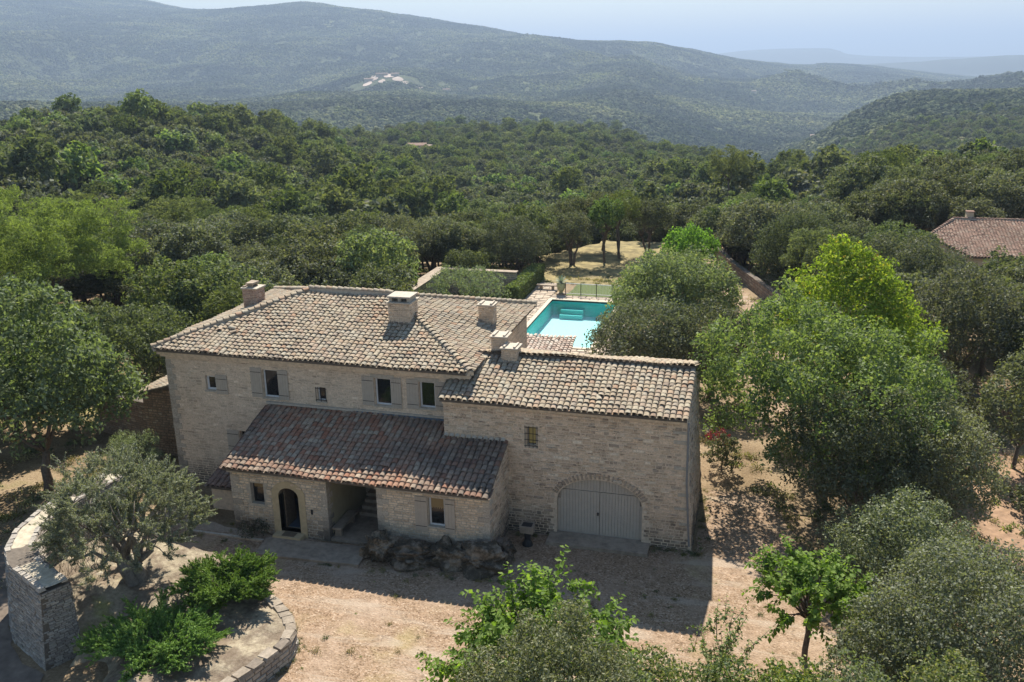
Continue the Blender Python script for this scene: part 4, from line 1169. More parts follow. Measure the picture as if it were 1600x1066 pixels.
# bench, urn, railing, hedge by the pool
tr = thing('garden_bench', 'long stone bench beside the potted agave at the far pool edge', 'bench', (-16.4, 43.4, 0))
b = MB(); b.box(-17.3, -15.4, 43.2, 43.7, .42, .52, .01); b.build('seat', M_SLAB, tr)
for x in (-17.0, -15.9): b = MB(); b.box(x, x + .2, 43.25, 43.65, .05, .42, .01); b.build('leg', M_SLAB, tr)
tr = thing('stone_urn', 'pale stone urn standing on a low block at the pool corner', 'urn', (-14.7, 41.9, .05))
b = MB(); b.box(-15.05, -14.35, 41.55, 42.25, .05, .2, .01); b.build('plinth', M_SLAB, tr)
b = MB(); b.tube([(-14.7, 41.9, z) for z in (.2, .28, .42, .7, .95, 1.05, 1.1)], [.22, .14, .24, .38, .42, .38, .44], 14); b.build('vase', mat_plain('lichen_stone', (.36, .35, .2), .95, .2), tr, True)
fn = thing('pool_railing', 'thin light metal railing in front of the lawn behind the pool', 'railing', (-12, 41.75, .05))
b = MB()
for z in (.2, 1.12): b.box(-14.3, -8.6, 41.73, 41.77, z, z + .05)
b.build('rail', M_WHITE, fn)
for x in np.arange(-14.3, -8.6, 1.4): b = MB(); b.box(x, x + .06, 41.72, 41.78, .05, 1.17); b.build('post', M_IRON, fn)
b = MB()
for x in np.arange(-14.2, -8.6, .13): b.box(x, x + .014, 41.742, 41.756, .25, 1.12)
b.build('baluster', M_WHITE, fn, kind='stuff')
# pool house
ph = thing('pool_house', 'small pool house with a mottled pale tile roof beside the pool', 'pool house', (-11, 17, 0))
roof(ph, [(-13.0, 14.5, 2.3), (-8.95, 14.5, 2.3), (-8.95, 19.4, 3.05), (-13.0, 19.4, 3.05)], (1, 0, 0), M_TILE_PALE, scale=1.0)
wall(ph, (-9.15, 14.8, 0), (0, 1, 0), (0, 0, 1), [(0, -.2), (4.3, -.2), (4.3, 2.85), (0, 2.2)], [], M_CREAM, None)
wall(ph, (-12.8, 14.8, 0), (1, 0, 0), (0, 0, 1), rect(0, 3.65, -.2, 2.2), [], M_CREAM, None)
wall(ph, (-9.15, 19.1, 0), (-1, 0, 0), (0, 0, 1), rect(0, 3.65, -.2, 2.85), [], M_CREAM, None)
# walled enclosure
en = thing('walled_enclosure', 'high grey wall with pale coping enclosing a silvery olive behind the house', 'wall', (-22, 36, 0))
M_GREYW = mat_pieces('grey_wall', [(0, (.26, .24, .21)), (.5, (.33, .3, .26)), (1, (.2, .18, .16))], stain_amt=.5)
core, at, tn, S = curved_wall(en, [(-25.9, 29), (-25.9, 41.2), (-18.6, 41.2)][::-1], -.2, 2.1, M_MORTAR, M_GREYW, thick=.5, sh=(.12, .2), sw=(.25, .5), seed=71)
b = MB(); b.box(-26.2, -18.5, 40.6, 41.35, 2.1, 2.2); b.box(-26.2, -25.1, 29, 40.59, 2.1, 2.19); b.build('coping', M_SLAB, en)
sheet('enclosure_floor', [(-25, 29), (-25, 40.5), (-18.6, 40.5), (-18.6, 29)], .03, M_LAWNG, .05)

# neighbour house
nb = thing('neighbour_house', 'cream neighbouring house with reddish tiled roof among the oaks at the right', 'house', (23, 52, 0))
roof(nb, [(19.8, 49.1, 3.43), (24.2, 49.1, 3.43), (34, 49.1, 3.43), (34, 56.1, 5.53), (19.5, 56.1, 5.53), (16.97, 52.6, 4.48)], (1, 0, 0), M_TILE_PINK)
wall(nb, (20.2, 49.5, 0), (1, 0, 0), (0, 0, 1), rect(0, 14, -.5, 3.4), [rect(2.3, 3.3, .9, 2.2)], M_CREAM, None)
wall(nb, (17.3, 52.7, 0), (2.9, -3.2, 0), (0, 0, 1), [(0, -.5), (4.3, -.5), (4.3, 3.35), (0, 4.3)], [], M_CREAM, None)
wall(nb, (34, 56, 0), (-1, 0, 0), (0, 0, 1), rect(0, 14.5, -.5, 5.3), [], M_CREAM, None)
cap_line(nb, (19.4, 56.1, 5.55), (34, 56.1, 5.55), M_TILE_PINK); cap_line(nb, (16.9, 52.6, 4.48), (19.5, 56.1, 5.55), M_TILE_PINK)
b = MB(); b.box(20.6, 21.2, 56.4, 57.0, 4.5, 6.2); c_ = b.build('chimney', M_CREAM, nb); b = MB(); b.box(20.55, 21.25, 56.35, 57.05, 6.2, 6.28); b.build('cap', M_TILE_PINK, c_)
do_roofs(-1)

# far buildings and bare patches
def polar(az, d): return CAM.x + math.sin(rad(az)) * d, CAM.y + math.cos(rad(az)) * d
CLEAR = [(-24.4, 350, 13), (-24.0, 362, 10), (-44.04, 262, 11), (-33.2, 190, 4), (-21.0, 470, 13), (-36.0, 178, 4), (-29.5, 200, 4), (-19.7, 430, 7), (-10.5, 240, 5), (-38.5, 240, 5), (-27, 235, 5)]
M_BARE = mat_plain('bare_earth', (.42, .32, .23), .95, .3, .3)
far_b = []
def far_house(az, d, w, dp, h, label, seed=0, rz=0.0):
    x, y = polar(az, d); z = float(H(x, y))
    t = thing('far_house', label, 'house', (x, y, z))
    c, s = math.cos(rz), math.sin(rz)
    T = lambda a, b_, e: (x + a * c - b_ * s, y + a * s + b_ * c, z + e)
    def bx(a0, a1, b0, b1, e0, e1):
        return [T(a, b_, e) for e in (e0, e1) for b_ in (b0, b1) for a in (a0, a1)], [(0, 2, 3, 1), (4, 5, 7, 6), (0, 1, 5, 4), (2, 6, 7, 3), (0, 4, 6, 2), (1, 3, 7, 5)]
    v, f = bx(-w / 2, w / 2, -dp / 2, dp / 2, -3, h); obj('wall', v, f, M_CREAM, t)
    e = .4; r = h + dp * .18
    v = [T(-w / 2 - e, -dp / 2 - e, h), T(w / 2 + e, -dp / 2 - e, h), T(w / 2 + e, 0, r), T(-w / 2 - e, 0, r), T(w / 2 + e, dp / 2 + e, h), T(-w / 2 - e, dp / 2 + e, h)]
    obj('roof', v, [(0, 1, 2, 3), (3, 2, 4, 5), (0, 3, 5), (1, 4, 2)], M_TILE_PINK, t)
    n = max(2, int(w / 3))
    for i in range(n):
        a = -w / 2 + w * (i + .5) / n
        v, f = bx(a - .45, a + .45, -dp / 2 - .06, -dp / 2 - .01, h * .35, h * .7); obj('window', v, f, M_GLASS, t)
far_house(-21.15, 468, 9, 6, 5.5, 'small ruined looking stone house among the trees in the middle distance', rz=.3)
far_house(-20.55, 474, 6, 5, 4.5, 'little outbuilding right of the stone house in the middle distance', rz=-.2)
FQ = []
for az, d, w, lab in ((-23.9, 2330, 22, 'leftmost pale building of the hamlet on the far slope'), (-23.1, 2360, 30, 'long pale building in the middle of the hamlet on the far slope'), (-22.3, 2330, 20, 'pale building at the right of the bare ground in the far hamlet'), (-19.2, 2250, 18, 'lone white house right of the far hamlet'), (-.6, 2600, 12, 'tiny white house on the far valley slope'), (3.0, 1420, 9, 'tiny pale house on the nose of the right hand hill')):
    far_house(az, d, w, 9, 7, lab, rz=random.uniform(-.4, .4))
    CLEAR.append((az, d, w * .8))
def bare_patch(az0, az1, d0, d1, name, m=M_BARE, lift=.6):
    n, k = 16, 8; v = []; f = []
    for i in range(n + 1):
        for j in range(k + 1):
            u = i / n; w_ = j / k
            e = .25 * float(vnoise(np.array(u * 5 + az0), np.array(w_ * 3 + d0 * .01), 3))
            az = az0 + (az1 - az0) * u; d = d0 + (d1 - d0) * (w_ + e * (1 - abs(2 * u - 1)) * 1.0)
            mid = (d0 + d1) / 2; d = mid + (d - mid) * math.sin(PI * min(1, max(0, u)) ) ** .5
            x, y = polar(az, d); v.append((x, y, float(H(x, y)) + lift))
    for i in range(n):
        for j in range(k): f.append((i * (k + 1) + j, (i + 1) * (k + 1) + j, (i + 1) * (k + 1) + j + 1, i * (k + 1) + j + 1))
    o = obj(name, v, f, m, None, True); o['kind'] = 'structure'
M_QUARRY = mat_plain('pale_quarry', (.36, .29, .235), .95, .45, .02)
for a0, a1, d0, d1 in ((-24.3, -23.7, 2240, 2330), (-23.8, -23.3, 2300, 2420), (-23.35, -22.9, 2220, 2290), (-23.0, -22.3, 2300, 2380), (-22.5, -21.8, 2230, 2310), (-21.9, -21.4, 2200, 2250), (-21.1, -20.3, 2160, 2240)):
    bare_patch(a0, a1, d0, d1, 'bare_ground', M_QUARRY, 1.5)
bare_patch(-46, -43.2, 2100, 2230, 'bare_ground', M_QUARRY, 1.5)
bare_patch(-45.5, -43.0, 250, 274, 'bare_ground', M_BARE, .25)
bare_patch(-26.2, -23.2, 340, 368, 'bare_ground', mat_plain('dry_field', (.3, .28, .12), .95, .25, .2), .3)
for az in np.arange(-24.1, -21.4, .35): CLEAR += [(az, 2235, 50), (az, 2290, 50), (az, 2350, 50)]
CLEAR += [(-20.9, 2170, 35), (-20.9, 2230, 35), (-45.5, 2165, 60), (-44.2, 2165, 60), (-43.6, 2165, 60), (-45, 262, 10), (-43.4, 262, 8)]

# ------------------------------------------------------------------ vegetation
OAK = [(0, (.068, .078, .046)), (.35, (.10, .112, .066)), (.7, (.135, .147, .088)), (.92, (.18, .185, .12)), (1, (.16, .13, .08))]
L_OAK = mat_leaf('holm_oak_leaf', OAK, trans=.36, gloss=.08)
L_OAKN = mat_leaf('near_oak_leaf', [(0, (.10, .112, .064)), (.35, (.145, .16, .094)), (.7, (.19, .205, .125)), (.95, (.26, .27, .165)), (1, (.22, .17, .10))], trans=.4, gloss=.1, objvar=.1)
L_OAKG = mat_leaf('green_oak_leaf', [(0, (.07, .084, .045)), (.5, (.113, .13, .067)), (1, (.17, .19, .095))], trans=.35, gloss=.06)
L_BROAD = mat_leaf('broad_leaf', [(0, (0.075, 0.110, 0.040)), (.5, (0.121, 0.171, 0.059)), (.9, (0.182, 0.231, 0.088)), (1, (0.231, 0.242, 0.088))], trans=.42, gloss=.07)
L_MULB = mat_leaf('mulberry_leaf', [(0, (.08, .17, .018)), (.5, (.12, .24, .03)), (1, (.19, .32, .05))], trans=.5, gloss=.05, objvar=.1)
L_YELL = mat_leaf('yellowing_leaf', [(0, (.10, .17, .015)), (.5, (.17, .26, .025)), (.85, (.25, .34, .04)), (.985, (.33, .33, .04)), (1, (.38, .2, .03))], trans=.45, gloss=.05, objvar=.05)
L_PINE = mat_leaf('pine_needle', [(0, (.08, .105, .036)), (.5, (.13, .16, .056)), (1, (.185, .215, .078))], trans=.35, gloss=.04, objvar=.2)
L_OLIVE = mat_leaf('olive_leaf', [(0, (.14, .165, .095)), (.5, (.22, .255, .15)), (.85, (.30, .335, .21)), (1, (.4, .42, .3))], trans=.3, gloss=.08, objvar=.1)
L_GREYB = mat_leaf('grey_green_leaf', [(0, (0.081, 0.098, 0.040)), (.5, (0.149, 0.172, 0.075)), (.85, (0.230, 0.241, 0.115)), (1, (0.322, 0.310, 0.149))], trans=.3, gloss=.07, objvar=.1)
L_JUN = mat_leaf('juniper_needle', [(0, (.06, .14, .015)), (.6, (.12, .24, .03)), (1, (.2, .32, .06))], trans=.3, gloss=.04, objvar=.1)
L_SHRUB = mat_leaf('shrub_leaf', [(0, (.08, .13, .03)), (.5, (.15, .2, .05)), (.85, (.25, .27, .08)), (1, (.4, .36, .14))], trans=.4, gloss=.08)
L_FAR = mat_leaf('far_leaf', [(0, (.045, .06, .03)), (.4, (.08, .10, .046)), (.75, (.12, .14, .062)), (1, (.18, .2, .09))], trans=.15, gloss=.0, objvar=.1, hvar=.04, bigscale=.0035)
L_RED = mat_leaf('red_petal', [(0, (.13, .004, .004)), (1, (.22, .008, .006))], trans=.3)
L_HEDGE = mat_leaf('hedge_leaf', [(0, (.08, .12, .03)), (.5, (.14, .19, .05)), (1, (.2, .26, .09))], trans=.3)
L_GREYP = mat_leaf('agave_leaf', [(0, (.2, .26, .2)), (1, (.3, .36, .28))], trans=.1)

def unit(a): return a / (np.linalg.norm(a, axis=-1, keepdims=True) + 1e-9)

def leaves_vf(P, Nn, size, asp, r, droop=0.0, T=None):
    """rhombic leaves at P with normals Nn"""
    n = len(P)
    if T is None: T = r.normal(size=(n, 3))
    T = unit(T - (T * Nn).sum(-1, keepdims=True) * Nn)
    B = np.cross(Nn, T)
    L = (size * r.uniform(.65, 1.3, n))[:, None]
    W = L * asp
    tip = P + T * L * .5
    if droop: tip = tip - np.array((0, 0, 1)) * L * droop
    v = np.stack([P - T * L * .5, P + B * W * .5 + Nn * L * .04, tip, P - B * W * .5 + Nn * L * .04], 1)
    f = np.arange(n * 4).reshape(n, 4)
    return v.reshape(-1, 3), f

def clump_leaves(C, R, dens, size, asp, r, shell=.45, nrand=.8, low_cut=-.5, flat=1.0, upb=.25):
    """leaves over the upper, outer shell of each clump; dens = leaves per square metre"""
    n = np.maximum(6, (4 * PI * R ** 2 * dens).astype(int))
    idx = np.repeat(np.arange(len(C)), n)
    d = unit(r.normal(size=(len(idx), 3)))
    keep = d[:, 2] > low_cut * r.uniform(.4, 1.6, len(d))
    idx = idx[keep]; d = d[keep]
    rad_ = R[idx] * (1 - shell * r.random(len(idx)) ** 1.6)
    # lobed clump surface
    lob = 1 + .22 * np.sin(d[:, 0] * 5 + idx * 1.7) * np.sin(d[:, 1] * 5 + idx * 2.9) + .12 * np.sin(d[:, 2] * 9 + idx)
    P = C[idx] + d * (rad_ * lob)[:, None] * np.array((1, 1, flat))
    Nn = unit(d + nrand * r.normal(size=d.shape) + np.array((0, 0, upb)))
    return leaves_vf(P, Nn, size, asp, r)

def dome(r, n, R, Rz, zc, cr=(.22, .34), lobes=.16, lowz=-.35, cone=0.0, inner=.25):
    """clump centres on an uneven crown"""
    i = np.arange(n) + .5
    ph = np.arccos(1 - (1 - lowz) * i / n); th = PI * (1 + 5 ** .5) * i + r.uniform(0, 6)
    d = np.stack([np.cos(th) * np.sin(ph), np.sin(th) * np.sin(ph), np.cos(ph)], -1)
    d = unit(d + r.normal(0, .12, d.shape))
    k = 1 + lobes * np.sin(d[:, 0] * 3.1 + r.uniform(0, 6)) * np.cos(d[:, 1] * 2.7 + r.uniform(0, 6)) + r.normal(0, lobes * .5, n)
    rr_ = r.uniform(cr[0], cr[1], n) * R
    C = d * (k * (1 - .5 * (cr[0] + cr[1])))[:, None] * np.array((R, R, Rz))
    if cone: C[:, :2] *= (1 - cone * np.clip((C[:, 2] / Rz + .35) / 1.35, 0, 1))[:, None]
    m_ = int(n * inner)
    Ci = unit(r.normal(size=(m_, 3))) * r.uniform(.1, .6, m_)[:, None] * np.array((R, R, Rz))
    C = np.concatenate([C, Ci]); rr_ = np.concatenate([rr_, r.uniform(cr[0], cr[1], m_) * R])
    C[:, 2] += zc
    return C, rr_

def cauli(r, C, R, k=8, core=.72):
    # every clump carries smaller rounded clumps on its outer, upper side
    cc = C.mean(0); out = unit(C - cc)
    idx = np.repeat(np.arange(len(C)), k)
    d = unit(r.normal(size=(len(idx), 3)) + .75 * out[idx] + np.array((0, 0, .35)))
    Cs = C[idx] + d * (R[idx] * .78)[:, None]; Rs = R[idx] * r.uniform(.26, .46, len(idx))
    return np.concatenate([C, Cs]), np.concatenate([R * core, Rs])

def crown_mesh(name, m, C, R, dens, size, asp, r, **kw):
    sub = kw.pop('sub', 8)
    if sub:
        C, R = cauli(r, C, R, sub); dens = dens * .72; kw.setdefault('shell', .3)
    v, f = clump_leaves(C, R, dens, size, asp, r, **kw)
    me = raw_mesh(name, v, f); me.materials.append(m)
    return me

def limb(b, p0, p1, r0, r1, r, n=5, wob=.12, sides=6):
    p0 = np.array(p0, float); p1 = np.array(p1, float); L = np.linalg.norm(p1 - p0)
    pts = [p0 + (p1 - p0) * t + (r.normal(0, wob * L * .25, 3) if 0 < t < 1 else 0) + np.array((0, 0, 1)) * L * .1 * math.sin(PI * t) for t in np.linspace(0, 1, n)]
    b.tube(pts, [r0 + (r1 - r0) * t for t in np.linspace(0, 1, n)], sides)
    return pts

def trunk_mesh(name, m, r, h, spread, tr, crown_h, n_l=6, stems=1, lean=.1, sides=7):
    b = MB()
    for s in range(stems):
        a = r.uniform(0, 2 * PI)
        base = np.array((math.cos(a), math.sin(a), 0)) * (tr * 1.3 if stems > 1 else 0)
        top = base + np.array((r.normal(0, lean * h), r.normal(0, lean * h), h)) + (np.array((math.cos(a), math.sin(a), 0)) * spread * .25 if stems > 1 else 0)
        limb(b, base - np.array((0, 0, .3)), top, tr * 1.15, tr * .7, r, 5, .08, sides)
        for k in range(n_l):
            aa = 2 * PI * k / n_l + r.uniform(-.4, .4)
            end = top + np.array((math.cos(aa) * spread * r.uniform(.4, .8), math.sin(aa) * spread * r.uniform(.4, .8), crown_h * r.uniform(.2, .65)))
            pts = limb(b, top - np.array((0, 0, .15)), end, tr * .45, tr * .08, r, 5, .2, 5)
            for q in range(2):
                e2 = pts[2 + q] + np.array((r.normal(0, spread * .25), r.normal(0, spread * .25), crown_h * .25))
                limb(b, pts[2 + q], e2, tr * .2, tr * .05, r, 3, .1, 4)
    me = raw_mesh(name, b.v, b.f, True); me.materials.append(m)
    return me

def plant(name, label, cat, loc, crown, trunk, scale=1.0, rz=0.0, group=None, crown_name='crown'):
    t = bpy.data.objects.new(name, None); col.objects.link(t)
    t.empty_display_size = .3
    t.location = loc; t.rotation_euler = (0, 0, rz)
    t.scale = (scale,) * 3 if np.isscalar(scale) else scale
    tag(t, label, cat, group)
    for nm, me in ((crown_name, crown), ('trunk', trunk)):
        if me is None: continue
        o = bpy.data.objects.new(nm, me); col.objects.link(o); o.parent = t
    return t

def hero(name, label, cat, c, rx, rz_, base=None, kind='oak', m=None, n=None, dens=None, size=None, seed=0, bark=None, stems=1, cone=0.0, lowz=-.4, group=None, tr=None, gz=0.0, asp=.55, crr=None, lobes=.16, **kw):
    """crown centre c and radii in metres, on the ground below"""
    r = np.random.default_rng(seed + 100)
    base = base or (c[0], c[1])
    zc = c[2] - gz
    P = dict(oak=(L_OAK, 62, 26, .17, (.2, .33)), green=(L_OAKG, 56, 24, .19, (.2, .34)), broad=(L_BROAD, 60, 22, .21, (.18, .32)), pine=(L_PINE, 46, 40, .22, (.16, .3)),
             olive=(L_OLIVE, 70, 30, .15, (.12, .22)), yellow=(L_YELL, 64, 26, .2, (.16, .28)), grey=(L_GREYB, 60, 60, .12, (.2, .32)), shrub=(L_SHRUB, 24, 60, .11, (.25, .4)))[kind]
    lm, nn, dd, ss, cr = P
    C, R = dome(r, n or nn, rx, rz_, zc, crr or cr, lobes, lowz, cone)
    C[:, 0] += c[0] - base[0]; C[:, 1] += c[1] - base[1]
    if kind == 'pine': kw.setdefault('flat', .6); kw.setdefault('nrand', 1.2); asp = .22
    if kind == 'olive': asp = .28; kw.setdefault('nrand', 1.3); kw.setdefault('shell', .8)
    C[:, 2] = np.maximum(C[:, 2], R * .55)
    cm = crown_mesh(name + '_crown', m or lm, C, R, dens or dd, size or ss, asp, r, **kw)
    h = max(.6, zc - rz_ * .75)
    tm = trunk_mesh(name + '_trunk', bark or M_BARK, r, h, rx * .8, tr or max(.08, rx * .05), rz_ * 1.2, 6, stems)
    return plant(name, label, cat, (base[0], base[1], gz), cm, tm, group=group)

HEROES = []
def H_(x, y, R): HEROES.append((x, y, R))

hero('hackberry_tree', 'large dark green broadleaf tree filling the left edge beside the house', 'tree', (-31.0, -1.8, 5.7), 4.6, 4.5, (-31.2, -1.9), 'broad', seed=1, n=120, dens=20, size=.24, crr=(.14, .24), lobes=.2, m=mat_leaf('dark_broad_leaf', [(0, (.085, .11, .052)), (.5, (.13, .165, .08)), (.9, (.19, .23, .115)), (1, (.26, .28, .15))], trans=.45, gloss=.09, objvar=.05)); H_(-30.5, -1.8, 6)
hero('pine_tree', 'bright green umbrella shaped pine behind the big tree at the left edge', 'pine tree', (-47.3, 17, 7.4), 6.3, 4.2, None, 'pine', seed=2, n=80, dens=40, size=.27, lobes=.26, crr=(.12, .24), m=mat_leaf('bright_pine_needle', [(0, (.11, .15, .04)), (.5, (.17, .225, .055)), (1, (.24, .30, .085))], trans=.45, objvar=.02, hvar=.0)); H_(-47, 17, 6.5)
hero('broadleaf_tree', 'wide green tree right of the garage, lower and in front of the yellow one', 'tree', (5.2, 7.0, 5.2), 5.0, 4.1, (5.5, 7.2), 'broad', seed=3, n=130, dens=26, size=.19, crr=(.12, .22), lobes=.24, m=mat_leaf('lime_leaf', [(0, (.09, .135, .045)), (.5, (.145, .20, .072)), (.9, (.21, .27, .10)), (1, (.26, .28, .11))], trans=.48, gloss=.08, objvar=.02, hvar=.01)); H_(5.2, 7, 5.5)
hero('maple_tree', 'cone shaped tree with yellowing crown standing right of the garage', 'tree', (7.0, 15.6, 5.5), 4.9, 5.2, None, 'yellow', seed=4, n=110, cone=.55, crr=(.13, .23), dens=24); H_(6, 15, 4)
hero('holm_oak', 'dark dense holm oak shading the yard right of the garage', 'tree', (6.6, 3.2, 3.7), 3.3, 3.2, None, 'oak', seed=5, stems=2, size=.13, dens=44); H_(6.4, 3, 3)
hero('holm_oak', 'round grey green holm oak beside the bare earth at the right', 'tree', (9.9, 4.2, 2.7), 3.0, 2.9, None, 'oak', seed=6, stems=2, m=L_OAKN, size=.13, dens=44); H_(9.7, 4, 3)
hero('holm_oak', 'dusty green holm oak just behind the small mulberry tree', 'tree', (7.7, -3.0, 2.5), 2.8, 2.2, None, 'oak', seed=7, stems=2, m=L_GREYB, size=.115, dens=52); H_(7.5, -3, 2.5)
hero('holm_oak', 'big grey green holm oak filling the lower right corner', 'tree', (9.2, -8.3, 2.9), 3.3, 2.7, None, 'oak', seed=8, stems=2, m=L_OAKN, size=.105, dens=62, n=72); H_(8.6, -8, 3)
hero('holm_oak', 'shaggy holm oak at the bottom edge right of the mulberry trunk', 'tree', (6.6, -9.6, 2.3), 2.1, 2.0, None, 'oak', seed=9, stems=2, m=L_OAKN, size=.10, dens=64); H_(6.7, -9, 2)
hero('holm_oak', 'small upright holm oak at the right edge above the bare earth', 'tree', (15.1, 12.0, 3.4), 2.2, 2.9, None, 'green', seed=10); H_(14.9, 12, 2)
hero('holm_oak', 'tall holm oak behind the rubble wall right of the yellow tree', 'tree', (14.4, 22, 4.6), 3.7, 3.5, None, 'oak', seed=11); H_(13.7, 20, 3)
hero('holm_oak', 'holm oak leaning over the path wall behind the yellow tree', 'tree', (12.5, 33, 4.6), 4.6, 3.2, None, 'oak', seed=12); H_(12.5, 33, 4)
hero('holm_oak', 'green holm oak casting shade on the wall by the path', 'tree', (5.8, 47, 3.6), 4.3, 3.4, None, 'green', seed=13); H_(5.8, 47, 4)
hero('holm_oak', 'low holm oak tucked behind the wide green tree', 'tree', (9.4, 10.5, 2.9), 3.0, 2.4, None, 'green', seed=14); H_(8.8, 10, 3)
hero('broadleaf_tree', 'spreading green tree right of the swimming pool', 'tree', (-3.6, 30.5, 3.3), 4.7, 2.9, None, 'broad', seed=15, n=90, dens=20); H_(-4.3, 30, 5)
hero('holm_oak', 'holm oak behind the garage roof, beside the pool water', 'tree', (-4.3, 18.3, 3.4), 3.5, 2.6, None, 'oak', seed=16); H_(-4.6, 18, 3.5)
hero('holm_oak', 'grey holm oak behind the garage ridge next to the path', 'tree', (-.4, 18.6, 3.3), 3.1, 2.6, None, 'oak', seed=17); H_(-.7, 18.6, 3)
hero('broadleaf_tree', 'round bright green tree at the far end of the path', 'tree', (-4.2, 52, 2.7), 2.7, 2.1, None, 'green', seed=18, m=L_MULB, size=.24, dens=16); H_(-4.2, 52, 2.5)
hero('pine_tree', 'rounded pine rising above the oaks beyond the pool', 'pine tree', (-2.7, 110, 4.2), 3.4, 3.0, None, 'pine', seed=19, gz=-1.0, dens=12, size=.5, n=36); H_(-2.7, 110, 3)
hero('pine_tree', 'flat topped pine silhouetted above the right hand forest', 'pine tree', (17.9, 100, 5.2), 3.6, 3.0, None, 'pine', seed=20, gz=0, dens=12, size=.5, n=36); H_(17.9, 100, 3)
hero('holm_oak', 'small holm oak with bare trunks on the dry lawn behind the pool', 'tree', (-16.2, 54.3, 3.5), 2.2, 2.0, None, 'oak', seed=21, stems=3, lowz=-.2, tr=.12); H_(-16.2, 54, 2)
hero('holm_oak', 'slim tree with tall bare trunk left of the path shade behind the pool', 'tree', (-13.1, 56, 4.6), 2.0, 2.2, None, 'broad', seed=22, lowz=-.1, tr=.12); H_(-13.1, 56, 2)
hero('pine_tree', 'bright green young pine on twin trunks behind the pool lawn', 'pine tree', (-11.8, 58.5, 4.9), 2.2, 2.3, None, 'pine', seed=23, stems=2, lowz=-.1, tr=.13); H_(-11.8, 58, 2)
hero('holm_oak', 'round oak at the back of the dry lawn behind the pool bench', 'tree', (-18.0, 61.5, 3.6), 2.6, 2.2, None, 'oak', seed=121, stems=2, lowz=-.2, tr=.12); H_(-18, 61.5, 2)
hero('holm_oak', 'oak shading the middle of the dry lawn behind the pool', 'tree', (-14.6, 62.5, 4.0), 2.8, 2.2, None, 'oak', seed=122, stems=2, lowz=-.1, tr=.12); H_(-14.6, 62.5, 2)
hero('holm_oak', 'oak at the right back of the dry lawn near the dark conifer', 'tree', (-9.3, 61, 3.9), 2.5, 2.1, None, 'green', seed=123, stems=2, lowz=-.1, tr=.12); H_(-9.3, 61, 2)
hero('cypress_tree', 'dark narrow conifer right of the lawn behind the pool', 'conifer', (-10.3, 70, 3.4), 1.7, 3.6, None, 'oak', seed=24, cone=.7, size=.3, dens=14, n=40); H_(-10.3, 70, 2)
hero('holm_oak', 'round dark oak directly behind the grey walled enclosure', 'tree', (-20.6, 48.0, 3.0), 3.4, 2.7, None, 'oak', seed=25); H_(-20.6, 48, 3)
hero('laurel_shrub', 'bright green shrub peeping over the grey enclosure wall', 'shrub', (-24.0, 43.6, 1.9), 2.6, 1.3, None, 'green', seed=26); H_(-24, 44, 2.5)
hero('holm_oak', 'holm oak with shaded trunks left of the grey enclosure', 'tree', (-30.2, 43.5, 3.4), 3.1, 2.7, None, 'oak', seed=27, stems=2, lowz=-.1); H_(-30.2, 43.5, 3)
hero('olive_tree', 'silvery olive growing inside the grey walled enclosure', 'olive tree', (-21.4, 35.5, 1.8), 3.1, 1.9, None, 'olive', seed=28, dens=26, size=.22, asp=.3); H_(-21, 35, 3)
hero('broom_bush', 'feathery light green bush beside the shed at the left', 'shrub', (-28.2, .9, 1.0), 1.5, 1.4, None, 'shrub', seed=29, m=L_OLIVE, size=.2, dens=60, asp=.12, tr=.05)
hero('low_shrub', 'low dark shrub at the foot of the entrance wall', 'shrub', (-18.9, -3.25, .3), .75, .3, None, 'oak', seed=30, n=14, size=.09, dens=90, tr=.03, crr=(.25, .4))
hero('laurel_shrub', 'dark evergreen shrub in the shade at the garage side wall', 'shrub', (.9, 8.4, .9), 1.0, 1.0, None, 'oak', seed=31, n=26, size=.14, dens=50, tr=.05)
hero('rose_bush', 'red flowering bush against the side wall of the garage', 'shrub', (.55, 10.2, .95), .7, .75, None, 'shrub', seed=32, m=L_RED, n=9, size=.12, dens=30, tr=.03)
hero('holm_oak', 'small round oak below the wide green tree near the path wall', 'tree', (11.2, 14.8, 2.3), 2.5, 2.1, None, 'oak', seed=33); H_(11, 15, 2.5)
hero('small_shrub', 'small dark bush on the bare earth at the right edge', 'shrub', (14.6, 7.2, .5), 1.0, .6, None, 'oak', seed=34, n=16, tr=.04); 
hero('holm_oak', 'holm oak immediately left of the shed behind the big tree', 'tree', (-33.5, 9.5, 3.6), 3.2, 3.0, None, 'green', seed=35); H_(-33.5, 9.5, 3)

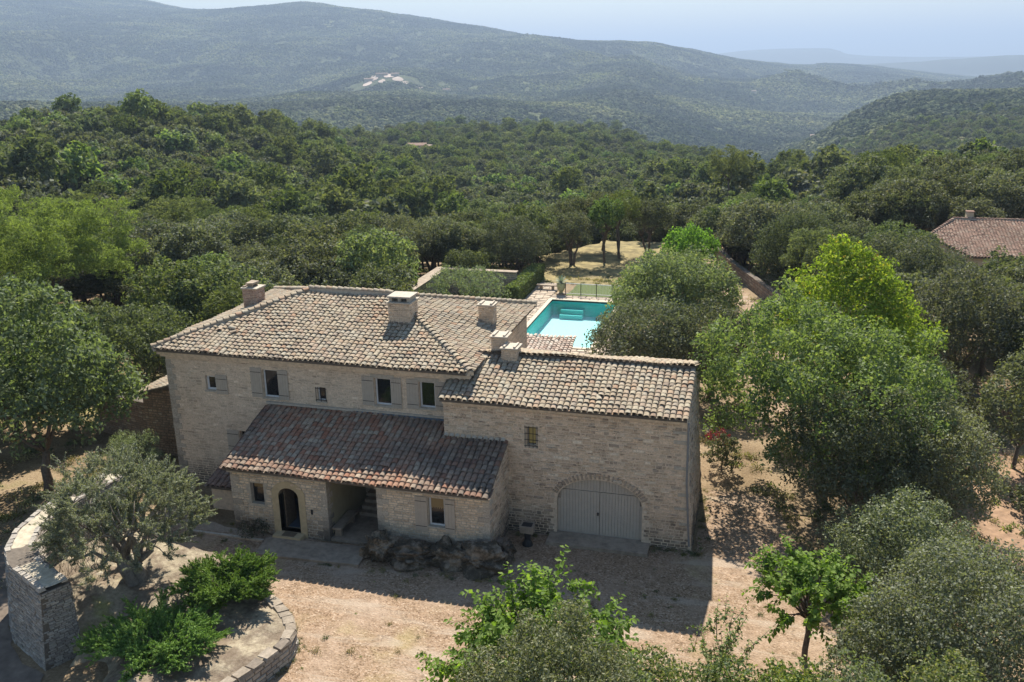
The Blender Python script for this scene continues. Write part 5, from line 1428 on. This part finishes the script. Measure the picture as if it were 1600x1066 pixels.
# the olive in the raised bed: many upright feathery sprays on a gnarled trunk
def spray_tree(seed, crown_c, rx, rz_, n_sp, L, per, size, asp, up=.6, spread=.5, hollow=.45, droop=0):
    r = np.random.default_rng(seed)
    P = []; T = []; b = MB()
    C, R = dome(r, n_sp, rx, rz_, crown_c[2], (.1, .2), .18, -.35)
    C[:, 0] += crown_c[0]; C[:, 1] += crown_c[1]
    cc = np.array(crown_c)
    for c_ in C:
        d0 = unit((c_ - cc) * np.array((1, 1, .7)) + np.array((0, 0, up * rx)))
        for q in range(4):
            d = unit(d0 + r.normal(0, spread, 3)); ln = L * r.uniform(.6, 1.25)
            t = np.sort(r.random(per)) ** .8
            bend = np.array((r.normal(0, .2), r.normal(0, .2), -droop))
            pts = c_ + d * (t * ln)[:, None] + bend * (t ** 2)[:, None] * ln + r.normal(0, .035, (per, 3)) * (1.2 - t)[:, None] * 1.6
            P.append(pts); T.append(unit(d + r.normal(0, .7, (per, 3))))
            b.tube([c_, c_ + d * ln * .6 + bend * .3 * ln, c_ + d * ln * .95 + bend * ln * .9], [.012, .007, .003], 3)
    P = np.concatenate(P); T = np.concatenate(T)
    Nn = unit(np.cross(T, r.normal(size=T.shape)) + np.array((0, 0, .3)))
    v, f = leaves_vf(P, Nn, size, asp, r, T=T)
    return v, f, b, C
v, f, tb_, C = spray_tree(201, (0, 0, 3.15), 3.05, 2.15, 235, .58, 70, .12, .26, up=.6, spread=.5)
keep = np.repeat(~((v.reshape(-1, 4, 3)[:, 0, 0] < -1.7) & (np.random.default_rng(5).random(len(v) // 4) < .55)), 4)
me = raw_mesh('olive_crown', v.reshape(-1, 4, 3)[keep[::4]].reshape(-1, 3), np.arange(int(keep.sum())).reshape(-1, 4)); me.materials.append(L_OLIVE)
r = np.random.default_rng(9)
for _ in range(2): pass
tk = MB()
for a in range(3):
    an = a * 2.1 + .4
    p1 = np.array((math.cos(an) * .35, math.sin(an) * .35, 1.25 + .1 * a))
    limb(tk, (math.cos(an) * .16, math.sin(an) * .16, -.4), p1, .3, .19, r, 6, .15, 8)
    for k in range(4):
        e = p1 + np.array((math.cos(an + (k - 1.5) * .8) * r.uniform(1, 2), math.sin(an + (k - 1.5) * .8) * r.uniform(1, 2), r.uniform(.8, 2.2)))
        pts = limb(tk, p1, e, .13, .03, r, 6, .22, 6)
        for q in range(5):
            e2 = pts[2 + q % 4] + r.normal(0, .55, 3) + np.array((0, 0, .4)); limb(tk, pts[2 + q % 4], e2, .035, .008, r, 3, .2, 4)
for _ in range(150):   # bare grey twigs on the left side of the crown
    p = np.array((-r.uniform(1.4, 2.9), r.uniform(-1.2, 1.6), r.uniform(.5, 2.6)))
    tk.tube([p, p + np.array((r.normal(0, .12), r.normal(0, .12), .45)), p + np.array((r.normal(0, .2), r.normal(0, .2), .95))], [.012, .008, .003], 3)
tk.v += []; 
tk.add(tb_.v, tb_.f)
tme = raw_mesh('olive_trunk', tk.v, tk.f, True); tme.materials.append(M_BARKG)
plant('olive_tree', 'broad silvery olive tree with gnarled trunk inside the curved wall', 'olive tree', (-20.5, -9.3, .75), me, tme)

def juniper(label, x, y, z, R, seed, sx=1.0, h=.75, n=62):
    r = np.random.default_rng(seed); P = []; T = []; b = MB()
    for k in range(n):
        a = 2 * PI * k / n * 3.7 + r.normal(0, .2); ln = R * r.uniform(.55, 1.1); up = h * r.uniform(.3, 1.25)
        d = np.array((math.cos(a) * sx, math.sin(a), 0))
        def pos(t): return d * ln * t[:, None] + np.array((0, 0, 1)) * (up * np.sin(np.minimum(t * 1.9, 1.45)))[:, None]
        t = np.linspace(.0, 1, 9); b.tube(pos(t), list(np.linspace(.03, .006, 9)), 4)
        for q in range(34):   # side plumes
            t0 = r.uniform(.2, 1.0); p0 = pos(np.array([t0]))[0]
            dd_ = unit(d * r.uniform(.5, 1) + np.array((r.normal(0, .55), r.normal(0, .55), r.uniform(.05, .8))))
            m_ = 30; tt = r.random(m_); L_ = R * .3 * (1.15 - .5 * t0)
            P.append(p0 + dd_ * (tt * L_)[:, None] + r.normal(0, .028, (m_, 3)) * (1.2 - tt)[:, None]); T.append(unit(dd_ + r.normal(0, .45, (m_, 3))))
    P = np.concatenate(P); T = np.concatenate(T)
    v, f = leaves_vf(P, unit(np.cross(T, r.normal(size=T.shape)) + np.array((0, 0, .4))), .105, .36, r, T=T)
    cm = raw_mesh('juniper_foliage', v, f); cm.materials.append(L_JUN)
    tm = raw_mesh('juniper_stem', b.v, b.f); tm.materials.append(M_BARK)
    plant('juniper', label, 'juniper shrub', (x, y, z), cm, tm, crown_name='foliage')
juniper('bright green spreading juniper on the raised bed, right of the olive', -16.6, -8.9, .75, 1.75, 301, 1.1, .95)
juniper('bright green spreading juniper at the bottom edge below the olive', -17.4, -12.2, .6, 2.0, 302, 1.15, .7, 66)

# mulberries: arching shoots with big soft leaves
def mulberry(label, x, y, zc, R, Rz, seed, h, n=60, per=34, size=.17, L=1.0, tr=.1, cat='tree', group=None, m=None, lowz=-.35):
    r = np.random.default_rng(seed); b = MB(); P = []; T = []; NN = []
    C, _ = dome(r, n, R * .72, Rz * .7, zc, (.1, .2), .2, lowz, inner=.5)
    top = np.array((0, 0, h))
    limb(b, (0, 0, -.3), top, tr, tr * .8, r, 4, .05, 8)
    for c_ in C:
        if r.random() < .4: limb(b, top, c_, tr * .4, .015, r, 4, .15, 5)
        for q in range(3):
            d = unit(unit(c_ - np.array((0, 0, zc - Rz * .6))) + r.normal(0, .4, 3)); ln = L * r.uniform(.5, 1.15) * (1.45 if r.random() < .12 else 1)
            t = np.linspace(0, 1, per)
            bend = np.array((0, 0, -.28 if d[2] < .5 else .0))
            pts = c_ + d * (t * ln)[:, None] + bend * (t ** 2)[:, None] * ln
            b.tube([pts[0], pts[per // 2], pts[-1]], [.014, .009, .004], 4)
            side = unit(np.cross(d, (0, 0, 1)) + 1e-3); a = np.arange(per) * 2.4
            up2 = np.cross(side, d)
            o = side * np.cos(a)[:, None] + up2 * np.sin(a)[:, None] * .7
            P.append(pts + o * size * .5); T.append(unit(o + d * .5 + np.array((0, 0, -.35)) + r.normal(0, .3, (per, 3)))); 
            NN.append(unit(np.array((0, 0, 1)) + r.normal(0, .45, (per, 3))))
    P = np.concatenate(P); T = np.concatenate(T); NN = np.concatenate(NN)
    NN = unit(NN - (NN * T).sum(-1, keepdims=True) * T)
    v, f = leaves_vf(P, NN, size, .68, r, droop=.12, T=T)
    cm = raw_mesh('mulberry_crown', v, f); cm.materials.append(m or L_MULB)
    tm = raw_mesh('mulberry_trunk', b.v, b.f, True); tm.materials.append(M_BARK)
    plant('mulberry_tree', label, cat, (x, y, 0), cm, tm, group=group)
mulberry('bright green leafy mulberry at the bottom centre behind the grey bush', -3.5, -13.0, 3.5, 3.5, 2.0, 401, 1.9, n=80, per=24, size=.2, L=1.15, tr=.16, lowz=-.5)
mulberry('small bright green mulberry on a single dark trunk in the yard', 4.35, -6.5, 2.75, 2.2, 1.45, 402, 1.7, n=44, per=22, size=.19, L=.9, tr=.11)
hero('pittosporum_bush', 'grey green rounded bush at the bottom edge in front of the mulberry', 'shrub', (-2.4, -16.4, 4.3), 2.5, 2.6, None, 'grey', seed=50, n=90, size=.11, dens=75, asp=.42, nrand=1.2, shell=.6)
# sapling and the shrubs along the bottom edge
mulberry('thin sapling with sparse yellow green leaves at the bottom, in front of the yard shadow', 1.5, -10.0, 2.3, 1.15, 1.9, 403, 1.2, n=15, per=12, size=.12, L=.75, tr=.035, m=L_SHRUB)
i_ = 0
for (x, y, z, R, lab) in ((.0, -12.6, 2.1, 1.35, 'yellow green shrub below the thin sapling at the bottom edge'), (1.7, -12.2, 2.1, 1.35, 'loose light green shrub between the sapling and the mulberry trunk'),
                          (3.5, -12.2, 2.2, 1.35, 'green shrub in front of the mulberry trunk at the bottom edge'), (-1.1, -13.6, 2.5, 1.3, 'yellowish shrub right of the grey bush at the bottom edge'), (5.3, -12.2, 2.4, 1.4, 'fresh green shrub under the lower right holm oaks'), (7.4, -12.4, 2.9, 1.5, 'light green shrub in the lower right corner')):
    hero('leafy_shrub', lab, 'shrub', (x, y, z), R, z * .85, None, 'shrub', seed=60 + i_, m=L_SHRUB if i_ != 4 else L_BROAD, n=40, size=.125, dens=46, asp=.5, group='shrubs along the bottom edge', nrand=1.3, shell=.7, tr=.05); i_ += 1

# hedge and agave
tr = thing('box_hedge', 'clipped pale green hedge between the enclosure wall and the pool terrace', 'hedge', (-18.0, 42, 0))
r = np.random.default_rng(77); n = 9000
hb = np.array((1.1, 9.5, 1.5)); q_ = r.random((n, 3)); face = r.integers(0, 5, n)
for k, (ax, val) in enumerate(((0, 0), (0, 1), (1, 0), (1, 1), (2, 1))): q_[face == k, ax] = val
Pn = (q_ - np.array((.5, .5, 0))) * hb + np.array((-18.15, 42.6, 0)) + r.normal(0, .05, (n, 3))
v, f = leaves_vf(Pn, unit(r.normal(size=(n, 3)) + np.array((0, 0, .6))), .2, .6, r); obj('foliage', v, f, L_HEDGE, tr)
b = MB(); b.box(-18.6, -17.7, 38.0, 47.2, 0, 1.4); b.build('stems', M_BARK, tr)
tr = thing('agave', 'grey green agave growing out of the stone urn by the pool', 'plant', (-14.7, 41.9, 1.1))
for k in range(26):
    a = k * 2.4; el = .25 + (k / 26) * 1.15; L_ = .95
    d = np.array((math.cos(a) * math.cos(el), math.sin(a) * math.cos(el), math.sin(el))); s = unit(np.cross(d, (0, 0, 1)))
    c0 = np.array((-14.7, 41.9, 1.08)); pts = [c0 - s * .05, c0 + d * L_ * .5 - s * .07 - (0, 0, .0), c0 + d * L_ + np.array((0, 0, -.12)), c0 + d * L_ * .5 + s * .07, c0 + s * .05]
    obj('leaf', pts, [(0, 1, 2, 3, 4)], L_GREYP, tr)

# ---- forest
def oak_variant(seed, m, R=3.0, Rz=2.5, n=46, dens=24, size=.225, lowz=-.45, cone=0.0, crr=(.22, .36), asp=.6, flat=1.0, trunk_h=1.6, leafm=None):
    r = np.random.default_rng(seed)
    C, RR = dome(r, n, R, Rz, trunk_h + Rz * .85, crr, .2, lowz, cone)
    C[:, 2] = np.maximum(C[:, 2], RR * .6)
    return crown_mesh('forest_crown', m, C, RR, dens, size, asp, r, flat=flat), C, RR
def_bark = M_BARK
rv = np.random.default_rng(500)
V_OAK = [oak_variant(510 + i, L_OAK if i < 4 else L_OAKG, n=[44, 50, 40, 52, 46, 42][i], R=[3, 3.3, 2.8, 3.1, 3, 2.9][i], Rz=[2.4, 2.6, 2.7, 2.2, 2.6, 2.4][i])[0] for i in range(6)]
V_BROAD = [oak_variant(530 + i, L_BROAD, n=44, R=2.9, Rz=2.8, crr=(.18, .32))[0] for i in range(2)]
V_PINE = [oak_variant(540 + i, L_PINE, n=34, R=2.8, Rz=2.4, crr=(.2, .34), asp=.3, size=.32, dens=20, flat=.6, trunk_h=2.6)[0] for i in range(2)]
V_TR = [trunk_mesh('forest_trunk', M_BARK, rv, 1.9, 2.2, .17, 2.2, 4, 1 + i % 2, sides=5) for i in range(3)]
V_PT = trunk_mesh('pine_trunk', M_BARK, rv, 3.0, 1.8, .18, 1.8, 4, 1, .03, sides=6)

KEEP = [  # (polygon) places without forest
    [(-13.6, -40), (-26.5, -16), (-33, -8), (-34, 6), (-27, 16), (-20, 24), (-26.5, 28), (-27.3, 43), (-20, 50), (-20.5, 60), (-17, 68), (-10, 73), (-1, 62), (2.5, 52), (5, 41), (10, 29), (14, 20), (20, 12), (20, -9), (12, -14), (14, -40)],
    [(13.8, 42), (14, 60), (40, 62), (40, 32), (22, 34)],
]
def free(x, y, R=2.2):
    ok = np.ones(x.shape, bool)
    for p in KEEP: ok &= ~inpoly(x, y, p)
    for hx_, hy_, hr in HEROES: ok &= np.hypot(x - hx_, y - hy_) > hr * .75 + R
    for az, d, rr_ in CLEAR:
        cx_, cy_ = polar(az, d); ok &= np.hypot(x - cx_, y - cy_) > rr_
    return ok
def scatter(d0, d1, sfun, az0=-50, az1=21, seed=1, jit=.42):
    r = np.random.default_rng(seed); xs = []; ys = []
    d = d0; k = 0
    while d < d1:
        s = sfun(d); n = int(rad(az1 - az0) * d / s)
        a = np.radians(az0) + (np.arange(n) + .5 * (k % 2) + r.uniform(-jit, jit, n)) * s / d
        dd_ = d + r.uniform(-jit, jit, n) * s
        xs.append(CAM.x + np.sin(a) * dd_); ys.append(CAM.y + np.cos(a) * dd_); d += s * .87; k += 1
    return np.concatenate(xs), np.concatenate(ys)
fx, fy = scatter(30, 900, lambda d: 4.2 if d < 125 else 3.5 + (d - 125) * .0034, seed=3)
ok = free(fx, fy)
fx, fy = fx[ok], fy[ok]
fd = np.hypot(fx - CAM.x, fy - CAM.y)
dens_n = fbm(fx / 45, fy / 45, 3, 77)
r = np.random.default_rng(88)
ok = ((dens_n > -.3) | (r.random(len(fx)) < .45)) & (r.random(len(fx)) < .94) | (fd < 120)
fx, fy, fd = fx[ok], fy[ok], fd[ok]
fz = H(fx, fy)
kindn = fbm(fx / 38, fy / 38, 2, 99) + r.normal(0, .28, len(fx))
kind = np.where(kindn > .42, 2, np.where(kindn < -.44, 1, 0))     # 0 oak, 1 broadleaf, 2 pine
kind = np.where((fd > 250) & (kindn > .32), 2, kind)
scl = np.where(fd < 125, r.uniform(.72, 1.2, len(fx)), np.exp(r.normal(-.36, .27, len(fx))))
order = np.argsort(fd)
vis = np.degrees(np.arctan2(fx - CAM.x, fy - CAM.y))
cnt = {0: 0, 1: 0, 2: 0}; LIM = {0: 300, 1: 70, 2: 70}
single = np.zeros(len(fx), bool)
def zone(x, y, a, d):
    if y < 20 and x < -20: return 'at the left edge beyond the big tree'
    if x > 8 and d < 110: return 'on the right between the path wall and the neighbouring house'
    if x > -4: return 'in the dense wood beyond the path'
    if a < -30: return 'in the wood left of the house, below the hill'
    if a < -18: return 'in the dense wood just behind the house roof'
    return 'in the wood behind the pool lawn'
for i in order:
    if not (-48 < vis[i] < 18.5): continue
    k = int(kind[i])
    if cnt[k] >= LIM[k] or fd[i] > 230: continue
    cnt[k] += 1; single[i] = True
    zz = zone(fx[i], fy[i], vis[i], fd[i])
    nm, word, cat = (('holm_oak', 'grey green holm oak', 'tree'), ('broadleaf_tree', 'fresh green broadleaf tree', 'tree'), ('pine_tree', 'yellow green pine', 'pine tree'))[k]
    far_ = 'nearer' if fd[i] < 105 else ('farther' if fd[i] < 150 else 'small distant')
    me = (V_OAK[r.integers(6)], V_BROAD[r.integers(2)], V_PINE[r.integers(2)])[k]
    plant(nm, f'{far_} {word} {zz}', cat, (fx[i], fy[i], fz[i] - .1), me, V_PT if k == 2 else V_TR[r.integers(3)], scl[i], r.uniform(0, 6.28), group=f'{far_} {word}s {zz}')

# masses: every farther tree of the woods is instanced from real leafy tree meshes
def instancer(name, pts, rot, scale, idx, sources, label=None):
    coll = bpy.data.collections.new(name + '_kinds')
    for i, me in enumerate(sources):
        o = bpy.data.objects.new('%s_kind_%02d' % (name, i), me); coll.objects.link(o)
    me = bpy.data.meshes.new(name); me.vertices.add(len(pts)); me.vertices.foreach_set('co', np.asarray(pts, np.float32).ravel())
    for nm, typ, data in (('rot', 'FLOAT_VECTOR', rot), ('scl', 'FLOAT', scale), ('idx', 'INT', idx)):
        a = me.attributes.new(nm, typ, 'POINT')
        a.data.foreach_set('vector' if typ == 'FLOAT_VECTOR' else 'value', np.asarray(data, np.int32 if typ == 'INT' else np.float32).ravel())
    o = bpy.data.objects.new(name, me); col.objects.link(o); o['kind'] = 'stuff'
    ng = bpy.data.node_groups.new(name, 'GeometryNodeTree')
    ng.interface.new_socket('Geometry', in_out='INPUT', socket_type='NodeSocketGeometry'); ng.interface.new_socket('Geometry', in_out='OUTPUT', socket_type='NodeSocketGeometry')
    gi = ng.nodes.new('NodeGroupInput'); go = ng.nodes.new('NodeGroupOutput')
    ip = ng.nodes.new('GeometryNodeInstanceOnPoints'); ci = ng.nodes.new('GeometryNodeCollectionInfo')
    ci.inputs['Collection'].default_value = coll; ci.inputs['Separate Children'].default_value = True; ci.inputs['Reset Children'].default_value = True
    def attr(nm, t):
        a = ng.nodes.new('GeometryNodeInputNamedAttribute'); a.data_type = t; a.inputs['Name'].default_value = nm; return a.outputs['Attribute']
    L = ng.links
    L.new(gi.outputs[0], ip.inputs['Points']); L.new(ci.outputs[0], ip.inputs['Instance']); ip.inputs['Pick Instance'].default_value = True
    L.new(attr('idx', 'INT'), ip.inputs['Instance Index']); L.new(attr('scl', 'FLOAT'), ip.inputs['Scale'])
    L.new(attr('rot', 'FLOAT_VECTOR'), ip.inputs['Rotation'])
    L.new(ip.outputs[0], go.inputs[0])
    md = o.modifiers.new('scatter', 'NODES'); md.node_group = ng
    return o
def mid_variant(seed, m, R=3.0, Rz=2.4, cone=0, flat=1.0, th=1.2, asp=.7, size=.62, dens=3.6, n=16):
    r = np.random.default_rng(seed)
    C, RR = dome(r, n, R, Rz, th + Rz * .8, (.3, .46), .2, -.5, cone); C[:, 2] = np.maximum(C[:, 2], RR * .5)
    return crown_mesh('mid_crown', m, C, RR, dens, size, asp, r, flat=flat)
MID = [mid_variant(600 + i, L_OAK) for i in range(4)] + [mid_variant(610 + i, L_OAKG) for i in range(2)] + [mid_variant(620 + i, L_BROAD, Rz=2.7) for i in range(2)] + [mid_variant(630 + i, L_PINE, R=3.1, Rz=3.0, flat=.7, th=2.5, asp=.4, size=.75) for i in range(2)]
rest = ~single
k = kind[rest]
ix = np.where(k == 0, r.integers(0, 6, rest.sum()), np.where(k == 1, r.integers(6, 8, rest.sum()), r.integers(8, 10, rest.sum())))
pts = np.stack([fx, fy, fz - .3], -1)[rest]
rot = np.stack([np.zeros(rest.sum()), np.zeros(rest.sum()), r.uniform(0, 6.28, rest.sum())], -1)
s_ = scl[rest] * np.where(k == 2, r.uniform(.9, 1.5, rest.sum()), 1.0)
instancer('forest', pts, rot, s_, ix, MID)
print('mid trees', rest.sum(), 'single', single.sum())

# undergrowth between the far trees and whole patches of wood on the mountain slopes
def patch(seed, size=48, n=62):
    r = np.random.default_rng(seed); vs = []; fs = []; b0 = 0
    import bmesh
    bm = bmesh.new(); bmesh.ops.create_icosphere(bm, subdivisions=2, radius=1)
    sv = np.array([p.co[:] for p in bm.verts]); sf = np.array([[q.index for q in p.verts] for p in bm.faces]); bm.free()
    for i in range(n):
        x, y = r.uniform(-size / 2, size / 2, 2); R = r.uniform(1.7, 3.6); hz_ = R * r.uniform(.65, 1.1)
        v = sv * (1 + r.normal(0, .17, (len(sv), 1))) * np.array((R, R, hz_)) + np.array((x, y, hz_ * .55))
        keepf = sf[sv[sf].mean(1)[:, 2] > -.5]
        vs.append(v); fs.append(keepf + b0); b0 += len(v)
    me = raw_mesh('wood_patch', np.concatenate(vs), np.concatenate(fs)); me.materials.append(L_FAR); return me
PATCH = [patch(700 + i) for i in range(5)]
px_, py_ = scatter(880, 6000, lambda d: 43 if d < 3000 else 46, az0=-48, az1=20, seed=9, jit=.3)
ok = np.ones(len(px_), bool)
for az, d, rr_ in CLEAR:
    if d > 1000:
        cx_, cy_ = polar(az, d); ok &= np.hypot(px_ - cx_, py_ - cy_) > rr_ * .7
px_, py_ = px_[ok], py_[ok]
pz_ = H(px_, py_)
e = 12.0
gxx = (H(px_ + e, py_) - H(px_ - e, py_)) / (2 * e); gyy = (H(px_, py_ + e) - H(px_, py_ - e)) / (2 * e)
eul = []
yw = r.uniform(0, 6.28, len(px_))
for a, b_, w_ in zip(gxx, gyy, yw):
    nrm = Vector((-a, -b_, 1)).normalized()
    q = nrm.to_track_quat('Z', 'Y') @ Matrix.Rotation(w_, 3, 'Z').to_quaternion()
    eul.append(q.to_euler()[:])
instancer('far_woods', np.stack([px_, py_, pz_ - .5], -1), np.array(eul), np.full(len(px_), 1.0), r.integers(0, 5, len(px_)), PATCH)
print('patches', len(px_))

# low scrub and dry tufts on the ground under the near trees
tv = []; 
r = np.random.default_rng(808)
def tuft_mesh(seed, m, R=.45, n=70, size=.2, asp=.25):
    r = np.random.default_rng(seed); P = r.normal(0, R * .4, (n, 3)); P[:, 2] = np.abs(P[:, 2]) * .5
    v, f = leaves_vf(P, unit(r.normal(size=(n, 3))), size, asp, r, T=unit(r.normal(0, .6, (n, 3)) + np.array((0, 0, 1)))); me = raw_mesh('tuft', v, f); me.materials.append(m); return me
L_DRY = mat_leaf('dry_grass', [(0, (.2, .16, .07)), (.5, (.3, .25, .12)), (1, (.17, .18, .06))], trans=.3)
TUFT = [tuft_mesh(1, L_DRY), tuft_mesh(2, L_OAKG), tuft_mesh(3, L_DRY, .6, 90), tuft_mesh(4, L_SHRUB, .3, 50, .12, .5)]
n = 5200
tx = r.uniform(-60, 26, n); ty = r.uniform(-22, 75, n)
ok = ~inpoly(tx, ty, [(-26.3, -3.3), (-26.3, 13), (-17.7, 15), (-17.7, 46), (-8, 46), (-8, 7), (.3, 6.6), (3.4, 6), (4, 1), (6, -5), (7, -12), (3, -19), (-13, -19), (-13.2, -9), (-17, -6.5)])
ok &= ~inpoly(tx, ty, [(-26, -17), (-26, -4), (-17, -6), (-12.6, -9), (-13, -17)])
tx, ty = tx[ok], ty[ok]
instancer('undergrowth', np.stack([tx, ty, H(tx, ty) + .02], -1), np.stack([tx * 0, tx * 0, r.uniform(0, 6.28, len(tx))], -1), r.uniform(.5, 1.5, len(tx)), r.integers(0, 4, len(tx)), TUFT)

# weeds along walls and stones
r = np.random.default_rng(909); wx = []; wy = []
for (a, b_, k) in (((-13.0, -9.6), (-13.3, -12.5), 26), ((-14.8, -8.3), (-13.1, -9.9), 16), ((-22, -3.9), (-13.4, -4.9), 26), ((-8, -.4), (-6.2, -.2), 12), ((-1.7, -.3), (.3, -.3), 22), ((.3, -.2), (.3, 6.0), 26), ((-17.6, -7.2), (-19.5, -5.9), 14), ((-13, -4.7), (-7.2, -4.2), 26), ((-20.2, -3.3), (-21, .8), 14)):
    t = r.random(k); wx.append(a[0] + (b_[0] - a[0]) * t + r.normal(0, .12, k)); wy.append(a[1] + (b_[1] - a[1]) * t + r.normal(0, .12, k))
k = 110; wx.append(r.uniform(-12.5, 6, k)); wy.append(r.uniform(-13, -1.5, k))
wx = np.concatenate(wx); wy = np.concatenate(wy)
instancer('weeds', np.stack([wx, wy, wx * 0 + .02], -1), np.stack([wx * 0, wx * 0, r.uniform(0, 6.28, len(wx))], -1), r.uniform(.15, .5, len(wx)), r.integers(0, 4, len(wx)), TUFT)

# ------------------------------------------------------------------ haze
m, nt, out = new_mat('haze_air')
pv = N(nt, 'ShaderNodeVolumePrincipled')
pv.inputs['Color'].default_value = (.43, .56, .77, 1)
pv.inputs['Density'].default_value = HAZE
pv.inputs['Anisotropy'].default_value = .2
nt.links.new(pv.outputs[0], out.inputs['Volume'])
b = MB(); b.box(-62000, 62000, -62000, 62000, -420, 620)
hz = b.build('haze', m); hz['kind'] = 'stuff'
